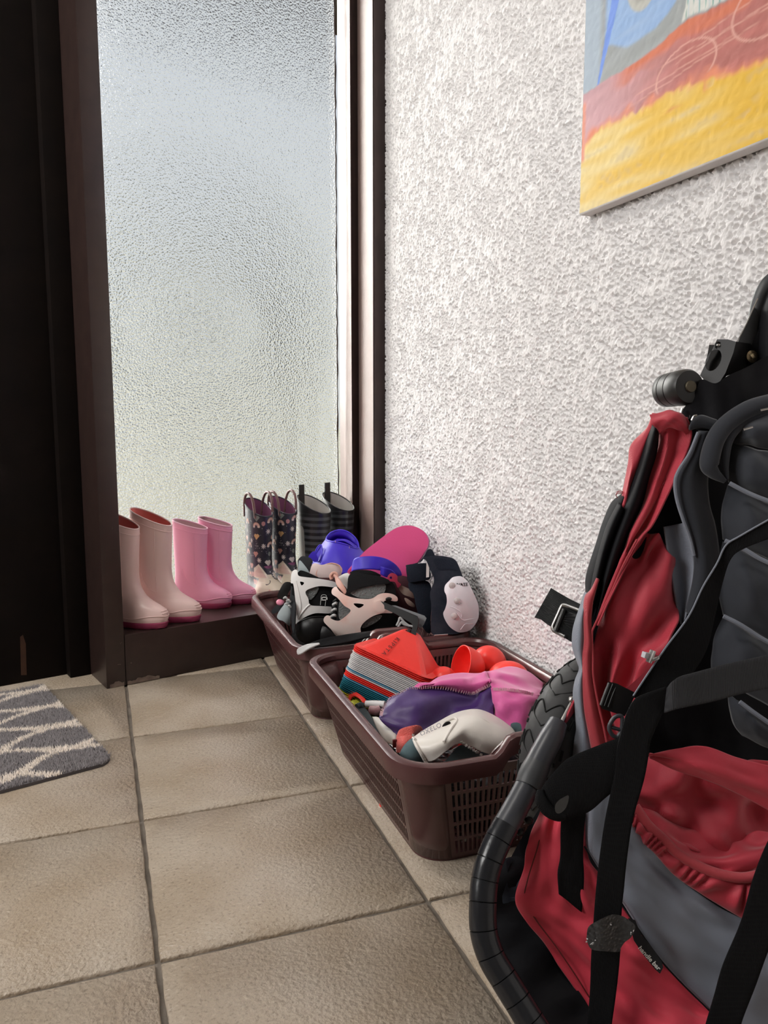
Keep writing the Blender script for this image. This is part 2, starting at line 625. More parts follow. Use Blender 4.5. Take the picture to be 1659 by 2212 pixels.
# rest of the room, mostly out of view
tag(box('wall_back', (-0.6, -2.65, 1.22), (2.8, 0.1, 2.5), PLAIN), kind='structure')
tag(box('ceiling', (-0.6, -0.5, 2.5), (2.9, 4.6, 0.1), CEIL), kind='structure')
wl = thing('wall_left', (-1.9, 0, 0), kind='structure')
box('wall_panel', (-1.95, -1.475, 1.22), (0.1, 2.4, 2.5), PLAIN, wl)
box('wall_panel', (-1.95, 1.125, 1.22), (0.1, 0.75, 2.5), PLAIN, wl)
box('wall_panel', (-1.95, 0.24, 0.38), (0.1, 1.03, 0.80), PLAIN, wl)
box('wall_panel', (-1.95, 0.24, 2.38), (0.1, 1.03, 0.2), PLAIN, wl)
w2 = thing('assumed_window_2', (-1.9, 0.24, 0.78), kind='structure')  # unseen window and opening, assumed as the source of the left area light
box('window_frame', (-1.93, -0.255, 1.53), (0.06, 0.05, 1.52), BROWN, w2)
box('window_frame', (-1.93, 0.735, 1.53), (0.06, 0.05, 1.52), BROWN, w2)
mk('pane', [(-1.935, 0.72, 0.78), (-1.935, -0.24, 0.78), (-1.935, -0.24, 2.28), (-1.935, 0.72, 2.28)], [(3, 2, 1, 0)], GLASS, w2, False)

# window panel set slightly askew: local x runs along it, local y goes out through it
WA = math.atan2(0.27, 0.963)
O_W = np.array([0.0, 0.9695, 0.0])
TW = np.array([math.cos(WA), math.sin(WA), 0]); NW = np.array([-math.sin(WA), math.cos(WA), 0])
RW = np.stack([TW, NW, np.array([0, 0, 1.0])], 1)
SILL = 0.1165


def wloc(x, y, z=0.0):
    return O_W + TW * x + NW * y + np.array([0, 0, z])


def wbox(name, x0, x1, y0, y1, z0, z1, m, parent, bevel=0.0025):
    return box(name, wloc((x0 + x1) / 2, (y0 + y1) / 2, (z0 + z1) / 2), (x1 - x0, y1 - y0, z1 - z0), m, parent, RW, bevel)


win = thing('window_1', O_W, kind='structure')
wbox('frame_post', -0.043, 0.0, 0.0, 0.235, 0.0, 2.4, BROWN, win)
wbox('sill_board', 0.001, 0.735, 0.001, 0.235, 0.0, SILL, BROWN, win, 0.003)
PRIMER = mat('worn_primer', (0.20, 0.15, 0.12), 0.6, col2=(0.12, 0.085, 0.07), cscale=60)
r_ = random.Random(5)
for nm, x0, x1, seg in (('worn_edge', -0.036, -0.004, 8), ('worn_edge', 0.004, 0.078, 16)):
    top = [(x0 + (x1 - x0) * k / seg, 0.007 + 0.003 * r_.random() + (0.004 if 0.3 < k / seg < 0.8 else 0)) for k in range(seg + 1)]
    prism(nm, [(x0, 0.0008)] + top + [(x1, 0.0008)], wloc(0, -0.0004), TW, (0, 0, 1), 0.0008, PRIMER, win)
wbox('head_rail', 0.0, 0.70, 0.0, 0.235, 2.3, 2.4, BROWN, win)
# right jamb follows the plastered wall
prism('frame_jamb', [(0.704, 1.1675), (0.663, 1.1555), (0.663, 1.281), (0.704, 1.2925)][::-1], (0, 0, 2.4), (1, 0, 0), (0, 1, 0), 2.4, BROWN, win, 0.0015)
prism('glazing_stop', [(0.704, 1.2930), (0.6405, 1.2755), (0.6405, 1.395), (0.704, 1.413)][::-1], (0, 0, 2.4), (1, 0, 0), (0, 1, 0), 2.4, BROWN, win, 0.001)
JLIN = mat('pinkish_primer_board', (0.21, 0.15, 0.135), 0.36, col2=(0.19, 0.13, 0.115), cscale=25, bump=.2, bscale=300)
prism('jamb_facing', [(0.6632, 1.1575), (0.6618, 1.1571), (0.6618, 1.2805), (0.6632, 1.2805)][::-1], (0, 0, 2.38), (1, 0, 0), (0, 1, 0), 2.26, JLIN, win)
prism('stop_facing', [(0.6407, 1.2765), (0.6393, 1.2761), (0.6393, 1.390), (0.6407, 1.390)][::-1], (0, 0, 2.38), (1, 0, 0), (0, 1, 0), 2.26, JLIN, win)
mk('pane', [wloc(0.0005, 0.210, SILL), wloc(0.706, 0.210, SILL), wloc(0.706, 0.210, 2.4), wloc(0.0005, 0.210, 2.4)], [(0, 1, 2, 3)], GLASS, win, False)
PUTTY = mat('dark_putty', (0.03, 0.015, 0.012), 0.7, bump=0.5, bscale=90)
pt = []
for k in range(90):
    pt.append(wloc(0.7035 + r_.uniform(-0.0012, 0.0012), 0.2045, SILL + (2.1) * k / 89))
tube('putty_line', pt, [0.0012 + 0.0016 * r_.random() ** 2 for _ in pt], PUTTY, win, n=180, seg=6)
# scratches showing the primer under the paint
for (x, z, dx, dz) in ((-0.0095, 0.098, 0.003, 0.004), (-0.017, 0.052, 0.007, -0.001), (-0.016, 0.36, 0.001, 0.004), (0.012, 0.050, 0.003, -0.0005)):
    prism('scratch', [(x, z), (x + dx, z + dz), (x + dx, z + dz + 0.0011), (x, z + 0.0011)], wloc(0, -0.0003), TW, (0, 0, 1), 0.0006, PRIMER, win)

door = thing('door_1', wloc(-0.5, 0.16), kind='structure')
wbox('door_leaf', -1.0, -0.088, 0.158, 0.20, 0.0012, 2.1, DOORM, door, 0.003)
wbox('door_frame', -0.090, -0.0432, 0.125, 0.235, 0.0, 2.2, DOORM, door, 0.002)
LITBR = mat('lit_strip_and_stem_brown', (0.06, 0.022, 0.009), 0.6, col2=(0.04, 0.015, 0.007), cscale=40)
prism('lit_edge_strip', [(-0.190, 0.018), (-0.178, 0.016), (-0.176, 0.09), (-0.181, 0.112), (-0.187, 0.108)], wloc(0, 0.1575), TW, (0, 0, 1), 0.001, LITBR, door)  # lit edge of the door, its brown light put into the colour
BR2 = mat('dull_brass', (0.2, 0.15, 0.1), 0.4, metal=1.0)
wbox('latch_plate', -0.2165, -0.207, 0.1555, 0.1582, 0.552, 0.557, BR2, door, 0.0005)
wf = thing('wall_front', wloc(-1.5, 0.2), kind='structure')
wbox('wall_panel', -2.4, -1.001, 0.15, 0.24, 0.0, 2.5, PLAIN, wf, 0)
wbox('wall_panel', -1.0, 0.75, 0.10, 0.24, 2.21, 2.55, PLAIN, wf, 0)

# outside
CANOPY_ADD = mat('added_canopy_dark', (0.05, 0.035, 0.028), .8)
tag(box('added_canopy', wloc(0.2, 1.05, 2.52), (5.0, 1.55, 0.08), CANOPY_ADD, None, RW), kind='structure')  # unseen canopy, added to darken and speckle the top of the glass
tag(box('added_sun_block', (-2.36, 1.7, 1.4), (0.12, 3.2, 3.0), PLAIN), kind='structure')  # unseen screen, added to keep the sun out of the assumed left window
LAWN = mat('lawn', (0.40, 0.38, 0.27), 0.9, col2=(0.48, 0.46, 0.36), cscale=1.2, bump=0.3, bscale=30)
HEDGE = mat('hedge_leaves', (0.035, 0.05, 0.03), 0.8, col2=(0.06, 0.07, 0.045), cscale=12)
mk('ground', [wloc(-14, 0.26, -0.02), wloc(14, 0.26, -0.02), wloc(14, 30, -0.02), wloc(-14, 30, -0.02)], [(0, 1, 2, 3)], LAWN, None, False)
tag(bpy.data.objects['ground'], kind='structure')


def shrub(name, c, rx, rz, label, seed, n=700):
    """leafy mass of small blades round a few stems"""
    root = thing(name, (c[0], c[1], -0.02), label, 'shrub', None)
    r = np.random.default_rng(seed)
    V = []; F = []
    for k in range(n):
        d = r.normal(size=3); d /= np.linalg.norm(d); rad = r.uniform(.35, 1) ** .6
        p = np.array(c) + d * rad * np.array([rx, rx, rz])
        a = r.normal(size=3); a /= np.linalg.norm(a); b = np.cross(a, d); b /= np.linalg.norm(b) + 1e-9
        s = r.uniform(.03, .06)
        i = len(V)
        V += [p - a * s, p + b * s * .45, p + a * s, p - b * s * .45]
        F.append((i, i + 1, i + 2, i + 3))
    o = mk('foliage', V, F, HEDGE, root, False)
    tag(o, kind='stuff')
    for k in range(3):
        a = 2.1 * k
        tube('stem', [(c[0] + .04 * math.cos(a), c[1] + .04 * math.sin(a), -.02), (c[0] + .1 * math.cos(a), c[1] + .1 * math.sin(a), c[2])], [.025, .012], MATS['lit_strip_and_stem_brown'], root, seg=8)


shrub('garden_shrub', (0.30, 3.35, 1.02), 0.20, 0.34, 'dark bush outdoors, a dim smudge blurred by the hammered glass panel', 3)

# ------------------------------------------------------------------ rug
RUGM = mat('rug_backing', (0.12, 0.11, 0.115), 0.95)
PILE = mat('rug_pile', (0.2, 0.2, 0.2), 0.95, paint=True, sheen=0.3)


def rug():
    c = np.array([-0.034, 0.553, 0.0]); u = np.array([-0.292, 0.956, 0]); w = np.array([-0.956, -0.292, 0])
    L, Wd, H = 0.488, 0.74, 0.006
    root = thing('rug', c + u * L / 2 + w * Wd / 2, 'shaggy grey rug with a cream trellis pattern on the tiles by the dark door', 'rug')
    r = np.random.default_rng(4)
    n = 40
    out = []
    rad = 0.03
    for (cx, cy, a0) in ((rad, rad, 180), (L - 0.006, 0.006, 270), (L - 0.006, Wd - 0.006, 0), (rad, Wd - rad, 90)):
        rr = rad if a0 in (180, 90) else 0.006
        for k in range(5):
            a = math.radians(a0 + 90 * k / 4) if a0 != 90 else math.radians(90 + 90 * k / 4)
            out.append((cx + rr * math.cos(a), cy + rr * math.sin(a)))
    prism('backing', out, c + np.array([0, 0, H]), u, w, H - 0.0005, RUGM, root)
    # tufts
    m = 52000
    s = r.uniform(0.001, L - 0.001, m); t = r.uniform(0.001, Wd * 0.62, m)
    keep = ~((s < rad) & (t < rad) & ((s - rad) ** 2 + (t - rad) ** 2 > rad * rad))
    s, t = s[keep], t[keep]; m = len(s)
    wv = 0.006 * np.sin(s * 60) + 0.006 * np.sin(t * 45 + 1)
    q1 = (s + wv) / 0.118 + t / 0.26; q2 = (s - wv) / 0.118 - t / 0.26 + 0.35
    d1 = np.abs(q1 - np.round(q1)); d2 = np.abs(q2 - np.round(q2))
    line = (np.minimum(d1, d2) < 0.082 + r.uniform(-0.02, 0.02, m))
    base = np.where(line[:, None], np.array([0.80, 0.70, 0.61]), np.array([0.20, 0.18, 0.185]))
    base = base * r.uniform(0.7, 1.3, (m, 1))
    P = c + np.outer(s, u) + np.outer(t, w) + np.array([0, 0, H - 0.0012])
    lean = r.normal(0, 0.0026, (m, 2)); hh = r.uniform(0.005, 0.0095, m); ang = r.uniform(0, 6.28, m); rd = r.uniform(0.0009, 0.0016, m)
    V = np.zeros((m, 5, 3))
    for k in range(4):
        a = ang + k * math.pi / 2
        up = P + np.stack([np.cos(a) * rd, np.sin(a) * rd, 0 * a], -1)
        V[:, k] = up
    V[:, 4] = P + np.stack([lean[:, 0], lean[:, 1], hh], -1)
    idx = np.arange(m)[:, None] * 5
    F = np.concatenate([idx + np.array([[k, (k + 1) % 4, 4]]) for k in range(4)], 0)
    o = mk('pile', V.reshape(-1, 3), F, PILE, root, True, np.repeat(base, 5, 0))
    tag(o, kind='stuff')


rug()

# ------------------------------------------------------------------ plastic baskets
BASK = mat('brown_basket_plastic', (0.090, 0.036, 0.036), 0.27, bump=0.05, bscale=120, spec=0.55)


def rrect(hx, hy, r, n=6):
    """rounded rectangle loop, counter-clockwise, with points along the sides"""
    P = []
    for (cx, cy, a0) in ((hx - r, -hy + r, -90), (hx - r, hy - r, 0), (-hx + r, hy - r, 90), (-hx + r, -hy + r, 180)):
        for k in range(n + 1):
            a = math.radians(a0 + 90 * k / n)
            P.append((cx + r * math.cos(a), cy + r * math.sin(a)))
    return P


def make_basket(name, loc, label):
    """laundry-style basket, 0.39 wide (x), 0.525 long (y), 0.17 high, origin at the middle of its base"""
    HX, HY, H = 0.1925, 0.2625, 0.168
    tx, ty = HX - 0.0145, HY - 0.0145               # wall top
    bx, by = HX - 0.052, HY - 0.055                 # wall bottom
    zt, zb = H - 0.016, 0.004
    rt, rb = 0.048, 0.042
    root = thing(name, loc, label, 'basket', 'brown plastic baskets')

    def side(kind, sgn):
        n = 47 if kind == 'long' else 30
        rows = 5
        fr = []
        for k in range(n):
            fr += [(k, 0.0), (k, 0.56)]
        u = np.array([a + b for a, b in fr] + [n - 0.44]) / (n - 0.44)
        hv = [0.0, 0.02]
        h0, hh, gap = 0.05, 0.150, 0.028
        for k in range(rows):
            hv += [h0 + k * (hh + gap), h0 + k * (hh + gap) + hh]
        hv += [0.955, 1.0]
        hv = np.array(hv)
        top_half = (ty - rt) if kind == 'long' else (tx - rt)
        bot_half = (by - rb) if kind == 'long' else (bx - rb)
        top_off = tx if kind == 'long' else ty; bot_off = bx if kind == 'long' else by
        V = []
        for a in u:
            for h in hv:
                half = bot_half + (top_half - bot_half) * h; off = bot_off + (top_off - bot_off) * h
                s = (a * 2 - 1) * half; z = zb + (zt - zb) * h
                V.append((sgn * off, s, z) if kind == 'long' else (s, sgn * off, z))
        m = len(hv)
        F = []
        for i in range(len(u) - 1):
            for j in range(m - 1):
                hole = (i % 2 == 0) and (2 <= j < 2 + 2 * rows) and (j % 2 == 0) and 0 < i < len(u) - 2
                if not hole:
                    F.append((i * m + j, (i + 1) * m + j, (i + 1) * m + j + 1, i * m + j + 1))
        o = mk('side_lattice', V, F, BASK, root, False, local=True)
        md = o.modifiers.new('thick', 'SOLIDIFY'); md.thickness = 0.0024; md.offset = 0
        return o
    side('long', 1); side('long', -1); side('short', 1); side('short', -1)
    for (sx, sy) in ((1, 1), (-1, 1), (-1, -1), (1, -1)):
        n = 9; V = []
        for h in np.linspace(0, 1, 6):
            r = rb + (rt - rb) * h; cx = (bx - rb) + ((tx - rt) - (bx - rb)) * h; cy = (by - rb) + ((ty - rt) - (by - rb)) * h
            for k in range(n):
                a = math.pi / 2 * k / (n - 1)
                V.append((sx * (cx + r * math.cos(a)), sy * (cy + r * math.sin(a)), zb + (zt - zb) * h))
        o = mk('corner', V, quads(6, n), BASK, root, True, local=True)
        md = o.modifiers.new('thick', 'SOLIDIFY'); md.thickness = 0.0026; md.offset = 0
    # floor of the basket with drain slots
    V = []; nx, ny = 23, 31
    for i in range(nx):
        for j in range(ny):
            V.append(((i / (nx - 1) * 2 - 1) * (bx - 0.012), (j / (ny - 1) * 2 - 1) * (by - 0.012), 0.006))
    F = [(i * ny + j, (i + 1) * ny + j, (i + 1) * ny + j + 1, i * ny + j + 1) for i in range(nx - 1) for j in range(ny - 1) if not (i % 2 and j % 3)]
    o = mk('base_lattice', V, F, BASK, root, False, local=True)
    md = o.modifiers.new('thick', 'SOLIDIFY'); md.thickness = 0.003; md.offset = 0
    lo = rrect(bx, by, rb, 8); li = rrect(bx - 0.014, by - 0.014, rb - 0.014, 8); m = len(lo)
    V = [(x, y, 0.0) for x, y in lo] + [(x, y, 0.010) for x, y in lo] + [(x, y, 0.010) for x, y in li] + [(x, y, 0.0) for x, y in li]
    mk('foot_ring', V, quads(4, m, cu=True, cv=True), BASK, root, 'auto', local=True)
    # rim, lifted into a grip in the middle of both short sides
    def dense(hx, hy, r):
        P = []
        for (cx, cy, a0) in ((hx - r, -hy + r, -90), (hx - r, hy - r, 0), (-hx + r, hy - r, 90), (-hx + r, -hy + r, 180)):
            for k in range(9):
                a = math.radians(a0 + 90 * k / 8); P.append((cx + r * math.cos(a), cy + r * math.sin(a)))
            nxt = {-90: (hx, hy - r), 0: (-hx + r, hy), 90: (-hx, -hy + r), 180: (hx - r, -hy)}[a0]
            p = P[-1]
            for k in range(1, 26):
                P.append((p[0] + (nxt[0] - p[0]) * k / 26, p[1] + (nxt[1] - p[1]) * k / 26))
        return np.array(P)
    sec = [(0.0, -0.008), (0.0, 0.0), (0.0035, 0.0045), (0.0105, 0.0055), (0.0155, 0.003), (0.0175, -0.003), (0.0175, -0.019), (0.0150, -0.019), (0.0148, -0.004), (0.0125, 0.001), (0.006, 0.0015), (0.0028, -0.002), (0.0028, -0.008)]
    rings = []
    for (o_, z_) in sec:
        P = dense(tx - 0.002 + o_, ty - 0.002 + o_, rt + o_ * 0.8)
        lift = np.where(np.abs(P[:, 1]) > ty - 0.02, 1 - sm(np.abs(P[:, 0]), 0.034, 0.060), 0)
        zz = H - 0.0055 + z_ + 0.026 * lift
        rings.append(np.stack([P[:, 0], P[:, 1], zz], -1))
    R = np.array(rings)
    V = R.reshape(-1, 3)
    o = mk('rim', V, quads(R.shape[0], R.shape[1], cu=True, cv=True), BASK, root, 'auto', local=True)
    fixn(o)
    # little cheeks that carry each grip
    for sy in (1, -1):
        for sx in (1, -1):
            y = sy * (ty + 0.0008)
            prism('grip_cheek', [(sx * 0.043, zt - 0.012), (sx * 0.068, zt - 0.012), (sx * 0.068, H - 0.008), (sx * 0.056, H + 0.004), (sx * 0.043, H + 0.014)],
                  (0, y, 0), (1, 0, 0), (0, 0, 1), 0.0026, BASK, root, local=True)
    return root


bk1 = make_basket('basket', (0.4985, 0.281, 0.0), 'brown plastic lattice basket nearest the camera, holding training markers, ball and elbow guard')
bk2 = copy_tree(bk1)
ORG[bk2.name] = np.array([0.494, 0.822, 0.0])
bk2.location = (0.494, 0.822, 0.0)
bk2['label'] = 'brown plastic lattice basket by the window, holding skates, sandals and a knee pad'
STK = mat('white_sticker', (0.8, 0.8, 0.78), 0.5)
INK = mat('black_print', (0.02, 0.02, 0.02), 0.5)

# ------------------------------------------------------------------ rubber boots on the sill
def foot_rings(L, H, wd, tilt, ankle=1.0, seg=56, nz=70, lift=0.011, shaft=(0.0, 0.60)):
    """horizontal loops of a boot, heel at y=0, toe at y=L, x across; returns (nz, seg, 3)"""
    K = [(0.00, .965, .030, .175), (.03, .985, .012, .19), (.08, 1.0, .0, .20), (.14, .992, .0, .195), (.185, .96, .0, .188), (.225, .90, .0, .18), (.27, .80, .0, .172),
         (.32, .715, .004, .168), (.40, .635, .012, .165), (.50, .585, .02, .166), (.64, .565, .02, .172)]
    zs = [k[0] * L for k in K]
    yf = [k[1] * L for k in K]; yb = [k[2] * L for k in K]; ww = [k[3] * L * wd for k in K]
    zs += [zs[-1] + (H - zs[-1]) * f for f in (.25, .5, .75, 1.0)]
    for f in (.25, .5, .75, 1.0):
        yf.append((.565 + (shaft[1] - .565) * f) * L); yb.append((.02 + (shaft[0] - .02) * f) * L); ww.append(L * wd * (.172 + .022 * f))
    z = np.concatenate([np.linspace(0, .34 * L, nz // 2, endpoint=False), np.linspace(.34 * L, H, nz - nz // 2)])
    f1 = np.interp(z, zs, yf); f2 = np.interp(z, zs, yb); w = np.interp(z, zs, ww)
    def blur(a):
        for _ in range(2):
            a = np.concatenate([[a[0]], (a[:-2] + 2 * a[1:-1] + a[2:]) / 4, [a[-1]]])
        return a
    f1, f2, w = blur(f1), blur(f2), blur(w)
    t = np.linspace(0, 2 * math.pi, seg, endpoint=False)
    R = np.zeros((len(z), seg, 3))
    for k in range(len(z)):
        c = (f1[k] + f2[k]) / 2; a = (f1[k] - f2[k]) / 2
        ft = 1 - sm(z[k], .18 * L, .42 * L)
        y = c + a * np.cos(t)
        e = 0.85
        x = w[k] * np.sign(np.sin(t)) * np.abs(np.sin(t)) ** e
        yn = (y / L)
        x = x * (1 + ft * (-0.13 * np.exp(-((yn - .38) / .16) ** 2) + 0.05 * np.exp(-((yn - .72) / .15) ** 2) - 0.10 * np.exp(-((yn - .02) / .12) ** 2)))
        zz = z[k] + tilt * (y - c) * sm(z[k], .62 * H, H)
        R[k] = np.stack([x, y, zz + lift], -1)
    return R


def make_boot(name, L, H, wd, tilt, m_body, m_sole, m_line, label, group, colf=None, m_trim=None, trim=True, shaft=(0.0, 0.60)):
    root = thing(name, (0, 0, 0), label, 'boot', group)
    R = foot_rings(L, H, wd, tilt, shaft=shaft, seg=300 if colf else 56, nz=520 if colf else 70)
    nz, seg = R.shape[:2]
    cols = None
    if colf is not None:
        cols = colf(R.reshape(-1, 3), L, H)
    # outer surface turns over a thin lip and goes down inside as the lining
    ctr = R[-1].mean(0)
    lip = R[-1] + (R[-1] - ctr) * np.array([-.022, -.022, 0]) + np.array([0, 0, .0006])
    V = R.reshape(-1, 3); F = quads(nz, seg, cv=True)
    F.append(tuple(range(seg - 1, -1, -1)))
    up_ = mk('upper', V, F, m_body, root, True, cols, local=True)
    inner = []
    for f in np.linspace(0, 0.72, 10):
        k = int((nz - 1) * (1 - f)) if f else nz - 1
        r_ = R[k]; c_ = r_.mean(0)
        inner.append(c_ + (r_ - c_) * np.array([.95, .95, 1]) + np.array([0, 0, .0004 if f == 0 else 0]))
    I = np.array(inner)
    V = np.concatenate([I.reshape(-1, 3)]); F = quads(len(inner), seg, cv=True, flip=True)
    F.append(tuple(range((len(inner) - 1) * seg, len(inner) * seg)))
    mk('lining', V, F, m_line, root, True, local=True)
    tp = (R[-1] * .975 + ctr * .025)
    tube('top_edge', tp[::max(2, seg // 28)], 0.0018, m_trim or m_body, root, n=60, seg=8, closed=True, local=True)
    # sole with a heel step and tread notches
    base = R[int(nz * .04)]; c_ = base.mean(0); lp = []
    for (z_, sc) in ((0.0, .965), (.002, .99), (.010, 1.03), (.014, 1.035), (.0165, 1.0)):
        q = c_ + (base - c_) * np.array([sc, sc, 0]); q[:, 2] = z_
        lp.append(q)
    q = np.array(lp)
    yy = q[0, :, 1] / L
    notch = ((np.floor(q[:, :, 1] / L * 22) % 2) == 0)
    q[0, :, 2] += np.where((yy > .34) & (yy < .44), .004, 0) + np.where(notch[0], .0016, 0)
    V = q.reshape(-1, 3); F = quads(len(lp), seg, cv=True)
    F.append(tuple(range(seg - 1, -1, -1))); F.append(tuple(range((len(lp) - 1) * seg, len(lp) * seg)))
    mk('sole', V, F, m_sole, root, 'auto', local=True)
    if trim:
        k = int(nz * .155); P = R[k].copy(); c_ = P.mean(0)
        P = c_ + (P - c_) * np.array([1.012, 1.008, 1])
        P[:, 2] += .004 * np.sin(P[:, 1] / L * 9)
        tube('foxing_line', P[::2], 0.0011, m_body, up_, n=seg, seg=6, closed=True, local=True)
        for kk, a0 in ((int(nz * .22), .34), (int(nz * .27), .42)):
            ang = np.linspace(-a0 * 2.0, a0 * 1.1, 16)
            P = []
            for a in ang:
                i = int(round(a / (2 * math.pi) * seg)) % seg
                q_ = R[kk][i].copy(); q_[:2] += (q_[:2] - R[kk].mean(0)[:2]) * .006; P.append(q_)
            tube('toe_rib', np.array(P)[::2], 0.0011, m_body, up_, n=24, seg=6, local=True)
        # moulded side panel, a raised U-line on each side of the shaft
        for sgn in (1, -1):
            P = []
            for f, a in ((.93, 62), (.7, 64), (.5, 66), (.36, 68), (.31, 78), (.33, 92), (.40, 104), (.5, 112)):
                k = int(np.argmin(np.abs(R[:, 0, 2] - f * H))); i = int(round(math.radians(a * sgn) / (2 * math.pi) * seg)) % seg
                q_ = R[k][i].copy(); cc = R[k].mean(0); q_[:2] += (q_[:2] - cc[:2]) * .004; P.append(q_)
            tube('panel_line', P, 0.0010, m_body, up_, n=40, seg=6, local=True)
        k = int(nz * .955); P = R[k].copy(); cc = P.mean(0); P[:, :2] = cc[:2] + (P[:, :2] - cc[:2]) * 1.006
        tube('cuff_line', P[::2], 0.0009, m_body, up_, n=seg, seg=6, closed=True, local=True)
    return root


def place(o, toe, heading):
    """toe: sill position (local window x, y) of the toe tip; heading: degrees from straight out into the room towards +x"""
    L = o['_L']
    h = math.radians(heading)
    d = TW * math.sin(h) - NW * math.cos(h)
    p = wloc(toe[0], toe[1], SILL + 0.0004) - d * L
    o.location = tuple(p)
    o.rotation_euler = (0, 0, math.atan2(d[1], d[0]) - math.pi / 2)


PALE = mat('pale_pink_rubber', (0.78, 0.56, 0.53), 0.33, spec=0.5, sss=0.0)
PALELINE = mat('coral_lining', (0.55, 0.13, 0.11), 0.85)
SOLE1 = mat('raspberry_sole', (0.28, 0.035, 0.09), 0.45)
PALETRIM = mat('pale_edge', (0.75, 0.55, 0.52), 0.4)
PINK = mat('pink_rubber', (0.86, 0.38, 0.54), 0.33)
PINKLINE = mat('pale_pink_lining', (0.62, 0.40, 0.42), 0.85)
PINKTRIM = mat('pink_edge', (0.85, 0.5, 0.62), 0.4)

b = make_boot('rain_boot', 0.172, 0.240, 1.0, -0.40, PALE, SOLE1, PALELINE, 'dusty pale pink rubber boot standing against the window post', 'pale pink rubber boots', m_trim=PALETRIM)
b['_L'] = 0.172; place(b, (0.104, 0.004), 40)
c = copy_tree(b); c['label'] = 'dusty pale pink rubber boot standing between its mate and the brighter pink boots'
place(c, (0.191, 0.016), 44)
b = make_boot('rain_boot', 0.152, 0.204, 0.97, -0.26, PINK, SOLE1, PINKLINE, 'bright pink rubber boot next to the pale pink pair', 'bright pink rubber boots', m_trim=PINKTRIM)
b['_L'] = 0.150; place(b, (0.306, 0.096), 46)
c = copy_tree(b); c['label'] = 'bright pink rubber boot behind the basket corner, right one of its pair'
place(c, (0.378, 0.102), 46)


def paint_cat(P, L, H):
    """night-blue print with hearts, butterflies, rainbows and flowers; a cream animal face over the toe"""
    x, y, z = P[:, 0], P[:, 1], P[:, 2]
    n = len(P)
    c = np.tile(np.array([0.022, 0.022, 0.034]), (n, 1))
    cy = .3 * L
    th = np.arctan2(x, y - cy)                       # 0 towards the toe
    s = th * .29 * L
    r = np.random.default_rng(12)
    pal = np.array([(.55, .30, .24), (.60, .36, .16), (.62, .42, .36), (.45, .22, .20), (.20, .22, .20), (.55, .50, .46)])
    spots = []
    tries = 0
    while len(spots) < 150 and tries < 4000:
        tries += 1
        p = (r.uniform(-.165, .165), r.uniform(.05, H - .012))
        if all(math.hypot(p[0] - q[0], p[1] - q[1]) > .0205 for q in spots): spots.append(p)
    for k, (a, h) in enumerate(spots):
        dx, dz = (s - a) * .86, (z - h) * .86
        rr = np.hypot(dx, dz); an = np.arctan2(dz, dx)
        col = pal[r.integers(0, len(pal))]
        kind = k % 6
        if kind == 0:   # heart
            q = ((np.abs(dx) - .0034) ** 2 + (dz - .0015) ** 2 < .0042 ** 2) | ((np.abs(dx) + (-dz) * .9 < .0072) & (dz < .0025) & (dz > -.008) & (np.abs(dx) < .0075 * (1 + dz / .008)))
        elif kind == 1:  # flower
            q = rr < .0042 + .0022 * np.cos(an * 8); col = np.array((.62, .55, .50))
        elif kind == 2:  # rainbow
            q = (rr < .0105) & (dz > 0) & (rr > .0038)
            c[q & (rr > .0085)] = (.48, .26, .2); c[q & (rr <= .0085) & (rr > .006)] = (.6, .42, .34); c[q & (rr <= .006)] = (.45, .25, .24)
            q = (np.hypot(np.abs(dx) - .007, dz * 1.5) < .0034); col = np.array((.62, .5, .44))
        elif kind == 3:  # butterfly
            q = (np.hypot((np.abs(dx) - .0048) / 1.1, (dz - .002)) < .0040) | (np.hypot(np.abs(dx) - .0034, dz + .0032) < .0027)
            col = np.array((.50, .27, .24))
        elif kind == 4:  # leaf sprig
            q = (np.abs(dx - dz * .3) < .0007) & (np.abs(dz) < .007) | (np.hypot((np.abs(dx) - .0025) / .9, (dz * 1.7 + .001)) < .0022)
            col = np.array((.16, .17, .17))
        else:           # fruit
            q = np.hypot(dx, dz * .85) < .0044
        c[q] = col
    for _ in range(240):
        a, h = r.uniform(-.165, .165), r.uniform(.04, H)
        c[np.hypot(s - a, z - h) < .0011] = (.34, .32, .36)
    face = (z < .052 + .006 * np.cos(x * 60)) & (y > .40 * L) & (z < .085 - 0) & (y > .40 * L)
    edge = .40 * L + np.clip((z - .02), 0, 1) * .55
    face = (y > edge) & (z < .073)
    cream = np.array((.66, .57, .46))
    c[face] = cream
    c[(z < .030) & (y > .05 * L)] = np.where((y[(z < .030) & (y > .05 * L)] > .36 * L)[:, None], cream, np.array((.60, .47, .36)))
    # ears
    for sg in (1, -1):
        q = (np.abs(x - sg * .021) < (.100 - z) * .42) & (z > .062) & (z < .100) & (y > .40 * L)
        c[q] = cream * .95
        q = (np.abs(x - sg * .021) < (.093 - z) * .34) & (z > .066) & (z < .093) & (y > .40 * L)
        c[q] = (.60, .42, .36)
    # closed eyes, blush, daisy
    for sg in (1, -1):
        ex = x - sg * .0165; ez = y - .735 * L
        q = (np.abs(np.hypot(ex, ez) - .0060) < .0010) & (ez > -.001) & (z > .028) & (y > .5 * L)
        c[q] = (.03, .025, .025)
        q = (np.hypot(x - sg * .027, y - .86 * L) < .0055) & (z > .02) & (y > .5 * L)
        c[q] = (.62, .34, .30)
    dx, dz = x + .012, z - .070
    rr = np.hypot(dx, dz); an = np.arctan2(dz, dx)
    fr = (y > .42 * L)
    c[(rr < .0105) & fr] = (.03, .03, .04)
    c[(rr < .0068 + .0022 * np.cos(an * 10)) & fr] = (.75, .70, .66)
    c[(rr < .0018) & fr] = (.5, .38, .2)
    return c


